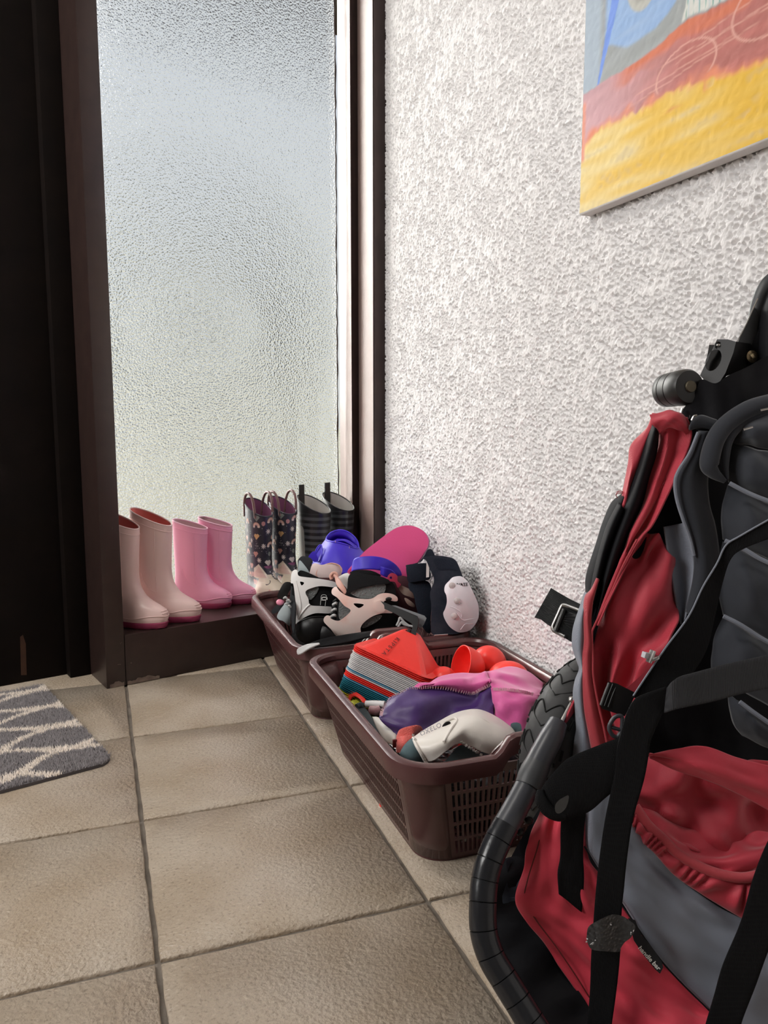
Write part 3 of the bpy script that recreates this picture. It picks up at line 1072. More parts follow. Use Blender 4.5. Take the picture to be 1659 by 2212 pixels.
def paint_stripe(P, L, H):
    y, z = P[:, 1], P[:, 2]
    c = np.tile(np.array([0.012, 0.012, 0.014]), (len(P), 1))
    k = np.floor((z - .07) / .0085)
    c[(k % 2 == 0) & (z > .07) & (z < H - .012)] = (.058, .062, .068)
    # grey heel patch with a rounded front edge
    th = np.arctan2(np.abs(P[:, 0]), -(y - .3 * L))
    q = (th < 1.45) & (z < H * .80) & (np.hypot(np.maximum(th - 1.15, 0) / .30, np.maximum(z - H * .70, 0) / (H * .10)) < 1)
    c[q] = (.28, .27, .25)
    return c


CATM = mat('printed_night_rubber', (0.03, 0.03, 0.04), 0.30, paint=True, spec=0.5)
STRM = mat('striped_rubber', (0.03, 0.03, 0.04), 0.30, paint=True, spec=0.5)
MAUVE = mat('mauve_lining', (0.19, 0.06, 0.13), 0.9)
CREAMS = mat('cream_sole', (0.58, 0.50, 0.40), 0.5)
HANDLE = mat('brown_pink_handle', (0.17, 0.09, 0.085), 0.4)
GREYL = mat('grey_cotton_lining', (0.50, 0.47, 0.44), 0.95)
BLACKR = mat('black_rubber', (0.015, 0.015, 0.016), 0.35)
NAVYT = mat('night_rubber', (0.022, 0.022, 0.034), 0.35)


def boot_handles(o, L, H, tilt):
    for sg in (1, -1):
        x = sg * .165 * L * .95
        yc = .30 * L
        P = []
        for k in range(9):
            a = math.pi * k / 8
            P.append((x * (1.06 + .10 * math.sin(a)), yc - .042 * math.cos(a) * .62, H + .012 + .038 * math.sin(a)))
        P = [(x, yc - .029, H - .014)] + P + [(x, yc + .029, H - .014)]
        hd_ = tube('pull_handle', P, 0.0036, HANDLE, o, n=40, seg=10, local=True)
        for yy in (yc - .028, yc + .028):
            box('handle_tab', (x * 1.04, yy, H - .006), (.004, .007, .010), BLACKR, hd_, bevel=.001, local=True)


b = make_boot('patterned_boot', 0.165, 0.236, 1.0, -0.42, CATM, CREAMS, MAUVE, 'night-blue printed rubber boot with cream animal face and brown pull handles, left of its pair', 'printed animal-face boots', colf=paint_cat, m_trim=NAVYT, trim=False)
boot_handles(b, 0.165, 0.236, -0.42)
b['_L'] = 0.165; place(b, (0.424, 0.038), 3)
c = copy_tree(b); c['label'] = 'night-blue printed rubber boot with cream animal face, right of its pair beside the striped boots'
place(c, (0.500, 0.042), 4)
b = make_boot('striped_boot', 0.176, 0.236, 1.10, -0.44, STRM, BLACKR, GREYL, 'black and grey striped rubber boot with cream-grey lining, left of its pair', 'striped black boots', colf=paint_stripe, m_trim=BLACKR, trim=False)
prism('pull_tab', [(-.010, .235), (.010, .235), (.0095, .298), (-.0095, .298)], (0, .004, 0), (1, 0, 0), (0, 0, 1), .003, BLACKR, b, local=True)
box('size_label', (-.031, .015, .268 - .022), (.001, .012, .006), STK, b, R=None, local=True)
b['_L'] = 0.170; place(b, (0.606, 0.016), 15)
c = copy_tree(b); c['label'] = 'black and grey striped rubber boot in the window corner, right of its pair'
place(c, (0.682, 0.026), 9)

# ------------------------------------------------------------------ outline pieces
def patch(name, outline, df, thick, m, parent=None, holes=(), step=9.0, rounded=True, back_flat=None, dense=1, wr=0.0, seed=3):
    """a moulded or padded piece: its outline (photo pixels) laid on the depth field df(u, v), thick metres deep"""
    def loop(P):
        P = np.array(P, float)
        return spl(P, len(P) * 5, True) if rounded else P
    bm = bmesh.new()
    es = []
    for L_ in [outline] + list(holes):
        P = loop(L_)
        vs = [bm.verts.new((p[0], p[1], 0)) for p in P]
        es += [bm.edges.new((vs[k], vs[(k + 1) % len(vs)])) for k in range(len(vs))]
    bmesh.ops.triangle_fill(bm, use_beauty=True, use_dissolve=False, edges=es)
    u = [v.co.x for v in bm.verts]; w = [v.co.y for v in bm.verts]
    for axis, a, b in ((0, min(u), max(u)), (1, min(w), max(w))):
        k = a + step
        while k < b - step * .3:
            co = [0, 0, 0]; no = [0, 0, 0]; co[axis] = k; no[axis] = 1
            bmesh.ops.bisect_plane(bm, geom=bm.verts[:] + bm.edges[:] + bm.faces[:], plane_co=co, plane_no=no, dist=1e-5)
            k += step
    bmesh.ops.triangulate(bm, faces=bm.faces[:])
    bm.verts.index_update()
    uv = np.array([(v.co.x, v.co.y) for v in bm.verts])
    tris = [[v.index for v in f.verts] for f in bm.faces]
    bnd = [(e.verts[0].index, e.verts[1].index, e.link_faces[0]) for e in bm.edges if len(e.link_faces) == 1]
    bl = []
    for a, b, f in bnd:
        ids = [v.index for v in f.verts]
        k = ids.index(a)
        bl.append((a, b) if ids[(k + 1) % 3] == b else (b, a))
    bm.free()
    d = np.array([df(a, b) for a, b in uv])
    if wr:
        r = np.random.default_rng(seed)
        ph = r.uniform(0, 6.28, 8); kx = r.normal(0, .035, 8); ky = r.normal(0, .035, 8)
        d = d + wr * sum(np.sin(uv[:, 0] * kx[i] + uv[:, 1] * ky[i] + ph[i]) for i in range(8)) / 3
    F_ = np.array([at(uv[i, 0], uv[i, 1], d[i]) for i in range(len(uv))])
    if back_flat is not None:
        B_ = np.array([at(uv[i, 0], uv[i, 1], max(back_flat, d[i] + .0015)) for i in range(len(uv))])
    else:
        B_ = np.array([at(uv[i, 0], uv[i, 1], d[i] + thick) for i in range(len(uv))])
    n = len(uv)
    Fc = tris + [[t[0] + n, t[2] + n, t[1] + n] for t in tris] + [(b, a, a + n, b + n) for a, b in bl]
    o = mk(name, np.concatenate([F_, B_]), Fc, m, parent, 'auto')
    fixn(o)
    return o


def bowl(cu, cv, ru, rv, d0, b, tilt=(0, 0)):
    return lambda u, v: d0 + tilt[0] * (u - cu) / ru + tilt[1] * (v - cv) / rv - b * math.sqrt(max(0.0, 1 - ((u - cu) / ru) ** 2 - ((v - cv) / rv) ** 2))


def plane3(p, q, r):
    """depth field through three (u, v, d)"""
    M_ = np.linalg.solve(np.array([[a[0], a[1], 1] for a in (p, q, r)], float), np.array([a[2] for a in (p, q, r)], float))
    return lambda u, v: M_[0] * u + M_[1] * v + M_[2]


def Z(pts, ox, oy, k):
    return [(ox + p[0] / k, oy + p[1] / k) for p in pts]


def strap(name, L_, R_, m, parent, thick=0.0016, nu=40, nv=6, wr=0.0, seed=1):
    """webbing: left and right edge points (u, v, d)"""
    rows = [[l, tuple((np.array(l) + np.array(r)) / 2), r] for l, r in zip(L_, R_)]
    return sheet(name, rows, m, parent, nu, nv, thick, wr=wr, seed=seed, wcells=(max(4, len(rows)), 3))


# ------------------------------------------------------------------ training markers
RED = mat('red_plastic', (0.90, 0.05, 0.038), 0.34, bump=0.08, bscale=300, spec=0.5)
WHT = mat('white_plastic', (0.80, 0.78, 0.78), 0.4)
BLU = mat('blue_plastic', (0.12, 0.33, 0.50), 0.4)
TEAL = mat('teal_plastic', (0.02, 0.17, 0.23), 0.4)
LIME = mat('lime_plastic', (0.55, 0.56, 0.04), 0.4)
BLKP = mat('black_plastic', (0.007, 0.0065, 0.007), 0.38, spec=.35)
GRYP = mat('smoke_grey_plastic', (0.16, 0.17, 0.18), 0.4)

MK_A = np.array([.367, .425, .213])
MK_1 = np.array([0.7105, -0.6344, -0.3045]); MK_2 = np.array([0.6113, 0.7708, -0.1794])
MK_1 /= np.linalg.norm(MK_1); MK_2 -= MK_1 * (MK_1 @ MK_2); MK_2 /= np.linalg.norm(MK_2); MK_N = np.cross(MK_1, MK_2)
MK_S, MK_W = 0.152, 0.132
MK_C = MK_A + MK_1 * MK_S / 2 + MK_2 * MK_W / 2


def marker_mesh(m):
    def loop(hx, hy, r, z):
        return [MK_1 * x + MK_2 * y + MK_N * z for x, y in rrect(hx, hy, r, 5)]
    a, b = MK_S / 2, MK_W / 2
    L_ = [loop(a, b, .020, -.00045), loop(a, b, .020, .00045), loop(a - .013, b - .013, .010, .0010), loop(.017, .015, .007, .0485), loop(.014, .012, .006, .0500), loop(.0105, .009, .004, .0500),
          loop(.0105, .009, .004, .0480), loop(.0155, .0135, .006, .0465), loop(a - .0135, b - .0135, .010, -.0002)]
    R = np.array(L_)
    V = R.reshape(-1, 3); F = quads(R.shape[0], R.shape[1], cu=True, cv=True)
    me = bpy.data.meshes.new('training_marker')
    me.from_pydata(V.tolist(), [], F); me.materials.append(m); me.update()
    bm = bmesh.new(); bm.from_mesh(me); bmesh.ops.recalc_face_normals(bm, faces=bm.faces); bm.to_mesh(me); bm.free()
    me.polygons.foreach_set('use_smooth', [True] * len(me.polygons)); me.set_sharp_from_angle(angle=math.radians(40))
    return me


_mm = {k: marker_mesh(m) for k, m in (('red', RED), ('white', WHT), ('blue', BLU), ('teal', TEAL), ('lime', LIME))}
seqn = ['red'] * 4 + ['white'] * 10 + ['blue'] + ['white'] + ['red'] * 3 + ['blue'] + ['teal'] * 7 + ['lime'] * 3
ORD = ['topmost', 'second', 'third', 'fourth', 'fifth', 'sixth', 'seventh', 'eighth', 'ninth', 'tenth', 'eleventh', 'twelfth', 'thirteenth', 'fourteenth', 'fifteenth', 'sixteenth', 'seventeenth',
       'eighteenth', 'nineteenth', 'twentieth', 'twenty-first', 'twenty-second', 'twenty-third', 'twenty-fourth', 'twenty-fifth', 'twenty-sixth', 'twenty-seventh', 'twenty-eighth', 'twenty-ninth', 'thirtieth', 'thirty-first', 'lowest']
off = 0.0
rj = random.Random(2)
for k, cname in enumerate(seqn):
    o = bpy.data.objects.new('training_marker', _mm[cname])
    COL.objects.link(o)
    p = MK_C - MK_N * off + MK_1 * rj.uniform(-.0008, .0008) + MK_2 * rj.uniform(-.0008, .0008)
    o.location = tuple(p)
    ORG[o.name] = np.array(p)
    if k == 0:
        tag(o, 'red square training marker topmost on the slanted stack, with dark lettering', 'training marker', 'training markers of the stack')
        top_marker = o
    elif k == len(seqn) - 1:
        tag(o, 'lime yellow square training marker, lowest of the slanted stack', 'training marker', 'training markers of the stack')
    else:
        tag(o, '%s square training marker, %s from the top of the slanted stack' % ({'lime': 'lime yellow', 'teal': 'dark teal', 'blue': 'light blue'}.get(cname, cname), ORD[k]), 'training marker', 'training markers of the stack')
    off += 0.0031 + rj.uniform(-.0003, .0003)
# lettering on the face that looks left
fa = MK_C - MK_1 * 0 - MK_2 * (MK_W / 2 - .010) + MK_N * .0022
fb = MK_C - MK_2 * .015 + MK_N * .0485
fn = np.cross(MK_1, fb - fa); fn /= np.linalg.norm(fn)
DKR = mat('dark_red_print', (0.16, 0.012, 0.012), 0.5)
_q = at(844, 1395, dep((fa + fb) / 2))
_c = (fa + fb) / 2
_q = _q - fn * (fn @ (_q - _c))
text('lettering', 'KIPSTA', _q + fn * .0004, -(fb - fa) - MK_1 * .012, MK_1, 0.0105, DKR, top_marker, 0.0002, spacing=1.4, bold=.0001)
# carry handle through the stack
h = thing('marker_carrier', MK_C - MK_N * .09, 'black bent plastic carry handle sticking up through the marker stack', 'handle')
dh = dep(MK_C + MK_N * .05)
hd = plane3((885, 1385, dh - .012), (905, 1340, dh - .010), (830, 1300, dh + .02))
q = Z([(505, 490), (545, 505), (700, 570), (838, 632), (848, 665), (838, 720), (815, 828), (765, 815), (795, 715), (782, 690), (640, 605), (540, 560), (540, 530)], 700, 1180, 4.1475)
patch('handle', q, hd, .004, BLKP, h, rounded=False, step=20)
q = Z([(600, 530), (640, 530), (900, 622), (918, 645), (895, 700), (870, 735), (845, 720), (852, 660), (838, 628), (700, 568)], 700, 1180, 4.1475)
patch('rear_arm', q, lambda u, v: hd(u, v) + .016, .004, GRYP, h, rounded=False, step=20)
tube('spine', [MK_C - MK_N * .088, MK_C - MK_N * .03, MK_C + MK_N * .054], .0075, BLKP, h, seg=8)

# ------------------------------------------------------------------ red half-shells behind the markers
def shell(c, ax, r, dpt, label, thick=.0022):
    prof = []
    for k in range(9):
        a = math.pi / 2 * k / 8
        prof.append((r * math.cos(a) if k < 8 else 0.0004, -dpt * math.sin(a)))
    prof = prof[::-1] + [(r + .0002, .0008), (r - thick * .6, .0010)]
    for k in range(9):
        a = math.pi / 2 * k / 8
        prof.append(((r - thick) * math.cos(a) if k < 8 else 0.0004, -(dpt - thick) * math.sin(a)))
    o = lathe('red_cup', prof, c, ax, RED, None, 40)
    tag(o, label, 'toy cup', 'red cups by the markers')
    return o


shell(at(996, 1436, 1.43), np.array([-.93, .02, .30]), .036, .046, 'red plastic cup lying on its side with its rim towards the markers')
shell(at(1056, 1437, 1.48), np.array([.35, .35, -.8]), .034, .040, 'glossy red plastic cup lying bottom up beside the tilted one')
shell(at(1098, 1462, 1.40), np.array([.1, .1, -1]), .036, .026, 'red plastic cup mostly buried under the pink ball')
shell(at(958, 1468, 1.41), np.array([.2, .5, -.8]), .024, .022, 'red plastic cup peeping out between stack and pink ball')

# ------------------------------------------------------------------ deflated ball
NEOP = mat('pink_neoprene', (0.68, 0.10, 0.33), 0.62, bump=0.12, bscale=350, sheen=0.4)
NEOPU = mat('purple_neoprene', (0.060, 0.026, 0.135), 0.42, bump=0.2, bscale=40, bdist=.003)
STITCH = mat('pale_stitching', (0.62, 0.38, 0.42), 0.8)
K5 = 2.765
ball = thing('deflated_ball', at(1000, 1560, 1.26), 'crumpled pink and purple neoprene ball with whip-stitched seams in the front basket', 'ball')


def Zd(pts):
    return [(640 + x / K5, 1340 + y / K5, d) for x, y, d in pts]


# purple panel
sheet('purple_panel', [
    Zd([(560, 470, 1.25), (640, 425, 1.255), (740, 400, 1.26), (890, 405, 1.265), (1040, 436, 1.27), (1100, 415, 1.275), (1165, 380, 1.28)]),
    Zd([(515, 535, 1.225), (620, 500, 1.225), (740, 480, 1.225), (890, 470, 1.25), (1040, 490, 1.26), (1110, 470, 1.255), (1170, 440, 1.262)]),
    Zd([(500, 585, 1.215), (620, 580, 1.205), (740, 575, 1.205), (890, 560, 1.24), (1030, 545, 1.235), (1110, 530, 1.235), (1176, 500, 1.25)]),
    Zd([(545, 640, 1.205), (640, 650, 1.195), (740, 660, 1.195), (890, 640, 1.225), (1030, 610, 1.22), (1110, 590, 1.22), (1182, 556, 1.235)]),
    Zd([(600, 690, 1.20), (680, 720, 1.19), (760, 730, 1.19), (890, 720, 1.21), (1030, 690, 1.21), (1110, 660, 1.21), (1185, 620, 1.225)])],
    NEOPU, ball, 40, 56, .004, wr=.0035, seed=4, wcells=(7, 9))
# pink lobe folded over the top
sheet('pink_panel', [
    Zd([(690, 402, 1.262), (760, 380, 1.275), (850, 345, 1.30), (1000, 322, 1.33), (1120, 308, 1.345), (1150, 318, 1.345)]),
    Zd([(720, 402, 1.258), (790, 385, 1.262), (860, 352, 1.268), (1000, 338, 1.285), (1110, 318, 1.30), (1150, 330, 1.30)]),
    Zd([(750, 402, 1.26), (820, 395, 1.256), (880, 385, 1.254), (1000, 385, 1.262), (1100, 365, 1.272), (1160, 355, 1.27)]),
    Zd([(790, 402, 1.264), (850, 406, 1.262), (920, 420, 1.262), (1040, 438, 1.268), (1110, 412, 1.272), (1166, 384, 1.276)])],
    NEOP, ball, 40, 56, .004, wr=.0045, seed=8, wcells=(5, 8))
# right-hand pink dome with its flat flap
sheet('pink_panel', [
    Zd([(1130, 312, 1.345), (1200, 288, 1.36), (1290, 278, 1.38), (1390, 310, 1.39), (1475, 380, 1.38)]),
    Zd([(1150, 330, 1.30), (1220, 318, 1.31), (1310, 330, 1.315), (1400, 365, 1.33), (1475, 410, 1.345)]),
    Zd([(1158, 360, 1.275), (1230, 362, 1.29), (1320, 390, 1.285), (1410, 415, 1.295), (1470, 430, 1.31)]),
    Zd([(1168, 408, 1.262), (1240, 408, 1.252), (1330, 418, 1.25), (1420, 438, 1.26), (1455, 442, 1.28)])],
    NEOP, ball, 30, 36, .004, wr=.002, seed=9)
sheet('pink_panel', [
    Zd([(1168, 406, 1.262), (1240, 410, 1.252), (1330, 420, 1.25), (1420, 440, 1.26), (1460, 444, 1.285)]),
    Zd([(1172, 470, 1.252), (1240, 475, 1.236), (1330, 485, 1.232), (1410, 500, 1.245), (1450, 505, 1.28)]),
    Zd([(1178, 550, 1.24), (1240, 560, 1.225), (1330, 570, 1.222), (1400, 580, 1.24), (1440, 585, 1.27)]),
    Zd([(1190, 640, 1.23), (1250, 660, 1.215), (1330, 665, 1.215), (1400, 660, 1.235), (1430, 655, 1.26)])],
    NEOP, ball, 40, 40, .004, wr=.005, seed=10)
# seam stitches
seam = [Zd([(505, 570, 1.212), (520, 525, 1.222), (560, 470, 1.247), (640, 425, 1.252), (740, 400, 1.256), (890, 405, 1.258), (1040, 436, 1.264), (1100, 413, 1.268), (1163, 382, 1.272)]),
        Zd([(1172, 410, 1.256), (1240, 411, 1.247), (1330, 421, 1.245), (1420, 441, 1.255)])]
for si, S_ in enumerate(seam):
    P = spl(np.array([at(*p) for p in S_]), 84 if si == 0 else 40)
    r_s = random.Random(3)
    V = []; F = []
    for k in range(1, len(P) - 1):
        t_ = P[k + 1] - P[k - 1]; t_ /= np.linalg.norm(t_)
        v_ = np.cross(t_, FWD); v_ /= np.linalg.norm(v_)
        a = P[k] + v_ * .0026 + t_ * r_s.uniform(-.001, .001) - FWD * .0008; b_ = P[k] - v_ * .0022 - FWD * .0015
        w_ = t_ * .00045
        i0 = len(V)
        for q_ in (a - w_, a + w_, b_ + w_, b_ - w_): V.append(q_)
        for q_ in (a - w_, a + w_, b_ + w_, b_ - w_): V.append(q_ - FWD * .0009)
        F += [(i0, i0 + 3, i0 + 2, i0 + 1), (i0 + 4, i0 + 5, i0 + 6, i0 + 7)] + [(i0 + j, i0 + (j + 1) % 4, i0 + 4 + (j + 1) % 4, i0 + 4 + j) for j in range(4)]
    o = mk('stitching', V, F, STITCH, ball, False)
    tag(o, kind='stuff')

# ------------------------------------------------------------------ elbow guard with hard white cap
CAP = mat('warm_white_plastic', (0.84, 0.79, 0.73), 0.34, bump=0.05, bscale=200)
PADT = mat('grey_teal_padding', (0.13, 0.20, 0.22), 0.8, bump=0.2, bscale=150)
GREYPR = mat('grey_print', (0.50, 0.49, 0.53), 0.5)
eg = thing('elbow_guard', at(1000, 1640, 1.12), 'large warm white elbow guard with bent hard cap and grey-teal padding in the basket', 'elbow guard')
# cap: from the back edge over the crown to the front edge
cap_ = sheet('hard_cap', [
    Zd([(695, 700, 1.105), (760, 655, 1.125), (850, 603, 1.150), (930, 560, 1.170), (1010, 535, 1.185), (1090, 531, 1.19), (1170, 560, 1.19), (1250, 610, 1.185), (1300, 655, 1.175), (1316, 700, 1.165)]),
    Zd([(700, 715, 1.082), (770, 680, 1.090), (860, 630, 1.104), (945, 590, 1.118), (1020, 568, 1.128), (1090, 570, 1.130), (1160, 600, 1.132), (1235, 645, 1.132), (1290, 690, 1.135), (1312, 715, 1.14)]),
    Zd([(715, 745, 1.070), (790, 715, 1.068), (880, 675, 1.074), (960, 640, 1.083), (1030, 620, 1.094), (1090, 632, 1.097), (1150, 660, 1.100), (1220, 695, 1.105), (1275, 725, 1.115), (1306, 735, 1.128)]),
    Zd([(740, 790, 1.064), (810, 765, 1.056), (890, 725, 1.058), (955, 690, 1.066), (1010, 672, 1.078), (1070, 690, 1.082), (1130, 720, 1.085), (1195, 748, 1.092), (1255, 762, 1.105), (1290, 762, 1.12)]),
    Zd([(775, 850, 1.068), (830, 835, 1.058), (885, 790, 1.056), (930, 755, 1.062), (975, 735, 1.074), (1040, 752, 1.08), (1100, 782, 1.083), (1165, 802, 1.09), (1230, 800, 1.102), (1275, 782, 1.118)])],
    CAP, eg, 44, 70, .0028)
# raised arch and rolled edges on the cap
for nm, pts, r_ in (('cap_ridge', [(880, 725, 1.055), (930, 640, 1.083), (960, 600, 1.108), (940, 585, 1.118), (880, 612, 1.110)], .0016), ('cap_ridge', [(1000, 640, 1.088), (1060, 585, 1.122), (1120, 600, 1.122), (1190, 655, 1.118)], .0022),
                    ('cap_edge', [(698, 703, 1.09), (715, 745, 1.068), (742, 792, 1.062), (776, 852, 1.066)], .0022)):
    tube(nm, [at(*p) for p in Zd(pts)], r_, CAP, cap_, n=40, seg=8)
_e = at(*Zd([(897, 627, 1.099)])[0])
ellipsoid('vent_hole', _e, (.0072, .0022, .0046), BLKP, cap_, R=np.stack([np.array([.9, .1, .42]) / 1.0, FWD, np.cross(np.array([.9, .1, .42]), FWD)], 1))
text('lettering', 'OXELO', at(*Zd([(803, 652, 1.0925)])[0]), at(*Zd([(850, 634, 1.092)])[0]) - at(*Zd([(760, 676, 1.088)])[0]), UPV, .0088, GREYPR, cap_, .0006, spacing=1.15)
# padding
patch('padding', Z([(690, 705), (645, 745), (618, 800), (640, 835), (700, 852), (790, 862), (760, 810), (735, 760), (712, 725)], 640, 1340, K5), bowl(890, 1628, 42, 45, 1.105, .03), .03, PADT, eg)
patch('padding', Z([(985, 745), (940, 780), (885, 850), (900, 870), (1000, 860), (1100, 815), (1040, 770)], 640, 1340, K5), bowl(1000, 1635, 50, 40, 1.115, .025), .03, PADT, eg)
patch('padding', Z([(1280, 620), (1340, 620), (1345, 720), (1320, 740), (1312, 690)], 640, 1340, K5), bowl(1115, 1585, 40, 40, 1.195, .01), .02, PADT, eg)
# clear foil fringe along the cap hem
CLEAR = mat('clear_foil', (0.85, 0.82, 0.78), 0.15, trans=0.6)
rc = random.Random(8)
for (a, b_) in (((700, 690, 1.08), (778, 858, 1.06)), ((985, 728, 1.07), (1100, 800, 1.077))):
    for k in range(9):
        f = (k + rc.uniform(-.3, .3)) / 8
        p = [a[i] + (b_[i] - a[i]) * f for i in range(3)]
        c_ = at(*Zd([tuple(p)])[0])
        box('foil_fleck', c_, (.0038, .0007, .0032), CLEAR, cap_, R=np.array(Matrix.Rotation(rc.uniform(-.6, .6), 3, 'Y') @ Matrix.Rotation(rc.uniform(-.7, .7), 3, 'X')), bevel=.0002)

# ------------------------------------------------------------------ small things beside it
CORAL = mat('coral_terry', (0.72, 0.13, 0.11), 0.95, vor=0.5, vscale=650, sheen=0.3)
wb = thing('wrist_band', at(880, 1610, 1.16), 'coral terry strap loop standing beside the white elbow guard', 'strap')
strap('band', Zd([(598, 690, 1.165), (625, 650, 1.16), (700, 628, 1.165), (740, 630, 1.175), (756, 655, 1.19), (750, 700, 1.20)]),
      Zd([(595, 790, 1.15), (620, 770, 1.145), (680, 720, 1.15), (700, 690, 1.165), (705, 690, 1.185), (710, 720, 1.20)]), CORAL, wb, .004, 40, 10, wr=.001)
sheet('tail', [Zd([(596, 700, 1.16), (640, 690, 1.148), (700, 690, 1.15)]), Zd([(598, 750, 1.15), (640, 740, 1.138), (690, 720, 1.145)]), Zd([(600, 790, 1.15), (630, 790, 1.14), (660, 770, 1.145)])], CORAL, wb, 20, 20, .004)
box('tab', at(*Zd([(588, 735, 1.155)])[0]), (.006, .004, .012), mat('maroon_tab', (0.14, 0.015, 0.015), .6), wb, bevel=.001)

kg = thing('small_guard', at(835, 1580, 1.25), 'small warm white guard with dark grey-blue strap wedged along the basket side', 'guard')
sheet('hard_cap', [Zd([(452, 575, 1.275), (480, 580, 1.27), (520, 610, 1.255)]), Zd([(478, 640, 1.245), (520, 630, 1.235), (565, 645, 1.23)]), Zd([(530, 720, 1.21), (565, 690, 1.205), (600, 680, 1.205)]), Zd([(592, 755, 1.19), (603, 735, 1.19), (606, 700, 1.195)])],
      CAP, kg, 30, 16, .003, bulge=.006)
strap('strap', Zd([(358, 515, 1.33), (390, 560, 1.31), (440, 640, 1.27), (490, 670, 1.25)]), Zd([(400, 508, 1.34), (440, 560, 1.31), (475, 625, 1.27), (505, 660, 1.25)]), mat('slate_strap', (0.045, 0.06, 0.068), .9, weave=.5), kg, .004, 30, 8)
tube('strap_roll', [at(*p) for p in Zd([(362, 520, 1.33), (385, 510, 1.335), (402, 515, 1.335)])], .006, MATS['slate_strap'], kg)

tb = thing('white_tube', at(810, 1530, 1.33), 'short white tube with dull pink tip lying beside the marker stack', 'tube')
tube('tube_body', [at(*p) for p in Zd([(415, 500, 1.35), (470, 500, 1.345), (528, 503, 1.34)])], [.0058, .0062, .0062], WHT, tb, seg=14)
tube('tube_body', [at(*p) for p in Zd([(440, 535, 1.34), (480, 540, 1.335), (505, 530, 1.335)])], [.007, .008, .007], mat('smudged_pink', (0.5, 0.33, 0.34), .6, col2=(.3, .12, .14), cscale=60), tb, seg=14)
rr_ = thing('red_ring', at(765, 1510, 1.38), 'small red plastic ring resting on lime markers at the basket side', 'ring')
strap('ring_band', Zd([(287, 440, 1.40), (315, 425, 1.395), (350, 425, 1.39), (390, 450, 1.375), (418, 480, 1.365), (400, 515, 1.36)]),
      Zd([(318, 490, 1.385), (330, 462, 1.385), (350, 452, 1.38), (378, 468, 1.37), (395, 488, 1.36), (385, 512, 1.355)]), RED, rr_, .002, 40, 6)
lc = thing('lime_clip', at(770, 1520, 1.37), 'ribbed lime yellow plastic piece inside the small red ring', 'toy')
for k in range(5):
    tube('rib', [at(*p) for p in Zd([(322 + 8 * k, 492 - 2 * k + 4 * (k % 2), 1.385), (345 + 9 * k, 500 + 2 * k, 1.375), (352 + 9 * k, 518, 1.372)])], .0042, LIME, lc, seg=8)

# red cone tip poking out through the lattice
rt_ = thing('red_cone_tip', at(826, 1730, 1.20), 'tiny red plastic cone tip poking out through the basket side', 'toy')
_b = np.array([.339, .262, .062])
_b = at(826, 1726, dep(_b))
lathe('tip', [(.0002, .013), (.0035, .004), (.0052, -.008), (.0056, -.012), (.0001, -.012)], _b, np.array([-.15, -.25, 1.0]), RED, rt_, 12)

# ------------------------------------------------------------------ rear basket
PURP = mat('violet_rubber', (0.040, 0.020, 0.42), 0.42, spec=0.35)
PURPL = mat('violet_rubber_inside', (0.03, 0.006, 0.40), 0.5)
HOTP = mat('raspberry_foam', (0.62, 0.055, 0.20), 0.75, bump=0.1, bscale=400, sheen=0.3)
K3 = 4.1475


def Zc(pts):
    return [(560 + x / K3, 1120 + y / K3, d) for x, y, d in pts]


s1 = thing('slide_sandal', at(730, 1235, 1.93), 'violet rubber sandal on its side, oval slot in its band, near the window', 'sandal')
# band: open cone with an oval slot
rim_out = Zc([(600, 185, 1.93), (640, 130, 1.945), (720, 105, 1.955), (800, 125, 1.955), (870, 190, 1.945), (889, 262, 1.925), (840, 262, 1.905), (780, 235, 1.895), (700, 215, 1.895), (640, 205, 1.905)])
base_ = Zc([(455, 365, 1.94), (560, 300, 1.99), (700, 280, 2.01), (820, 270, 2.0), (900, 285, 1.97), (935, 330, 1.94), (880, 430, 1.87), (760, 490, 1.85), (620, 470, 1.86), (510, 420, 1.89)])
mid_ = [tuple((np.array(a) * .5 + np.array(b_) * .5) + np.array([0, 0, -.004])) for a, b_ in zip(rim_out, base_)]
rg = [np.array([at(*p) for p in L_]) for L_ in (base_, mid_, rim_out)]
rg = [spl(q_, 60, True) for q_ in rg]
rin = [rg[2].mean(0) + (rg[2] - rg[2].mean(0)) * .965, rg[2].mean(0) + (rg[2] - rg[2].mean(0)) * .94 + (rg[0].mean(0) - rg[2].mean(0)) * .25, rg[1].mean(0) + (rg[1] - rg[1].mean(0)) * .93, rg[0].mean(0) + (rg[0] - rg[0].mean(0)) * .93]
loft('band', spl(np.array(rg), 16), PURP, s1, cap=(False, False))
loft('band_inside', np.array(rin), PURPL, s1, nr=14, cap=(False, True))
tube('rim_bead', rg[2][::3], .0022, PURP, s1, n=80, seg=8, closed=True)
tube('rim_bead', rg[0][::3], .0030, PURP, s1, n=80, seg=8, closed=True)
patch('slot', Z([(498, 320), (520, 262), (548, 236), (562, 262), (560, 320), (540, 378), (522, 384)], 560, 1120, K3), plane3((680, 1200, 1.903), (695, 1180, 1.908), (690, 1212, 1.893)), .003, PURPL, s1, step=6)
tube('slot_edge', [at(560 + x / K3, 1120 + y / K3, d) for x, y, d in ((498, 320, 1.90), (520, 262, 1.903), (548, 236, 1.906), (562, 262, 1.90), (560, 320, 1.892), (540, 378, 1.886), (522, 384, 1.888))], .0016, PURP, s1, n=50, seg=8, closed=True)
patch('strap_tab', Z([(440, 345), (480, 295), (505, 310), (530, 372), (500, 392), (470, 372)], 560, 1120, K3), bowl(680, 1203, 25, 25, 1.885, .008), .006, PURP, s1, step=6)
sheet('inner_strap', [Zc([(700, 180, 1.94), (790, 190, 1.93), (880, 250, 1.925)]), Zc([(650, 205, 1.93), (760, 200, 1.915), (870, 270, 1.918)])], PURPL, s1, 12, 20, .002)
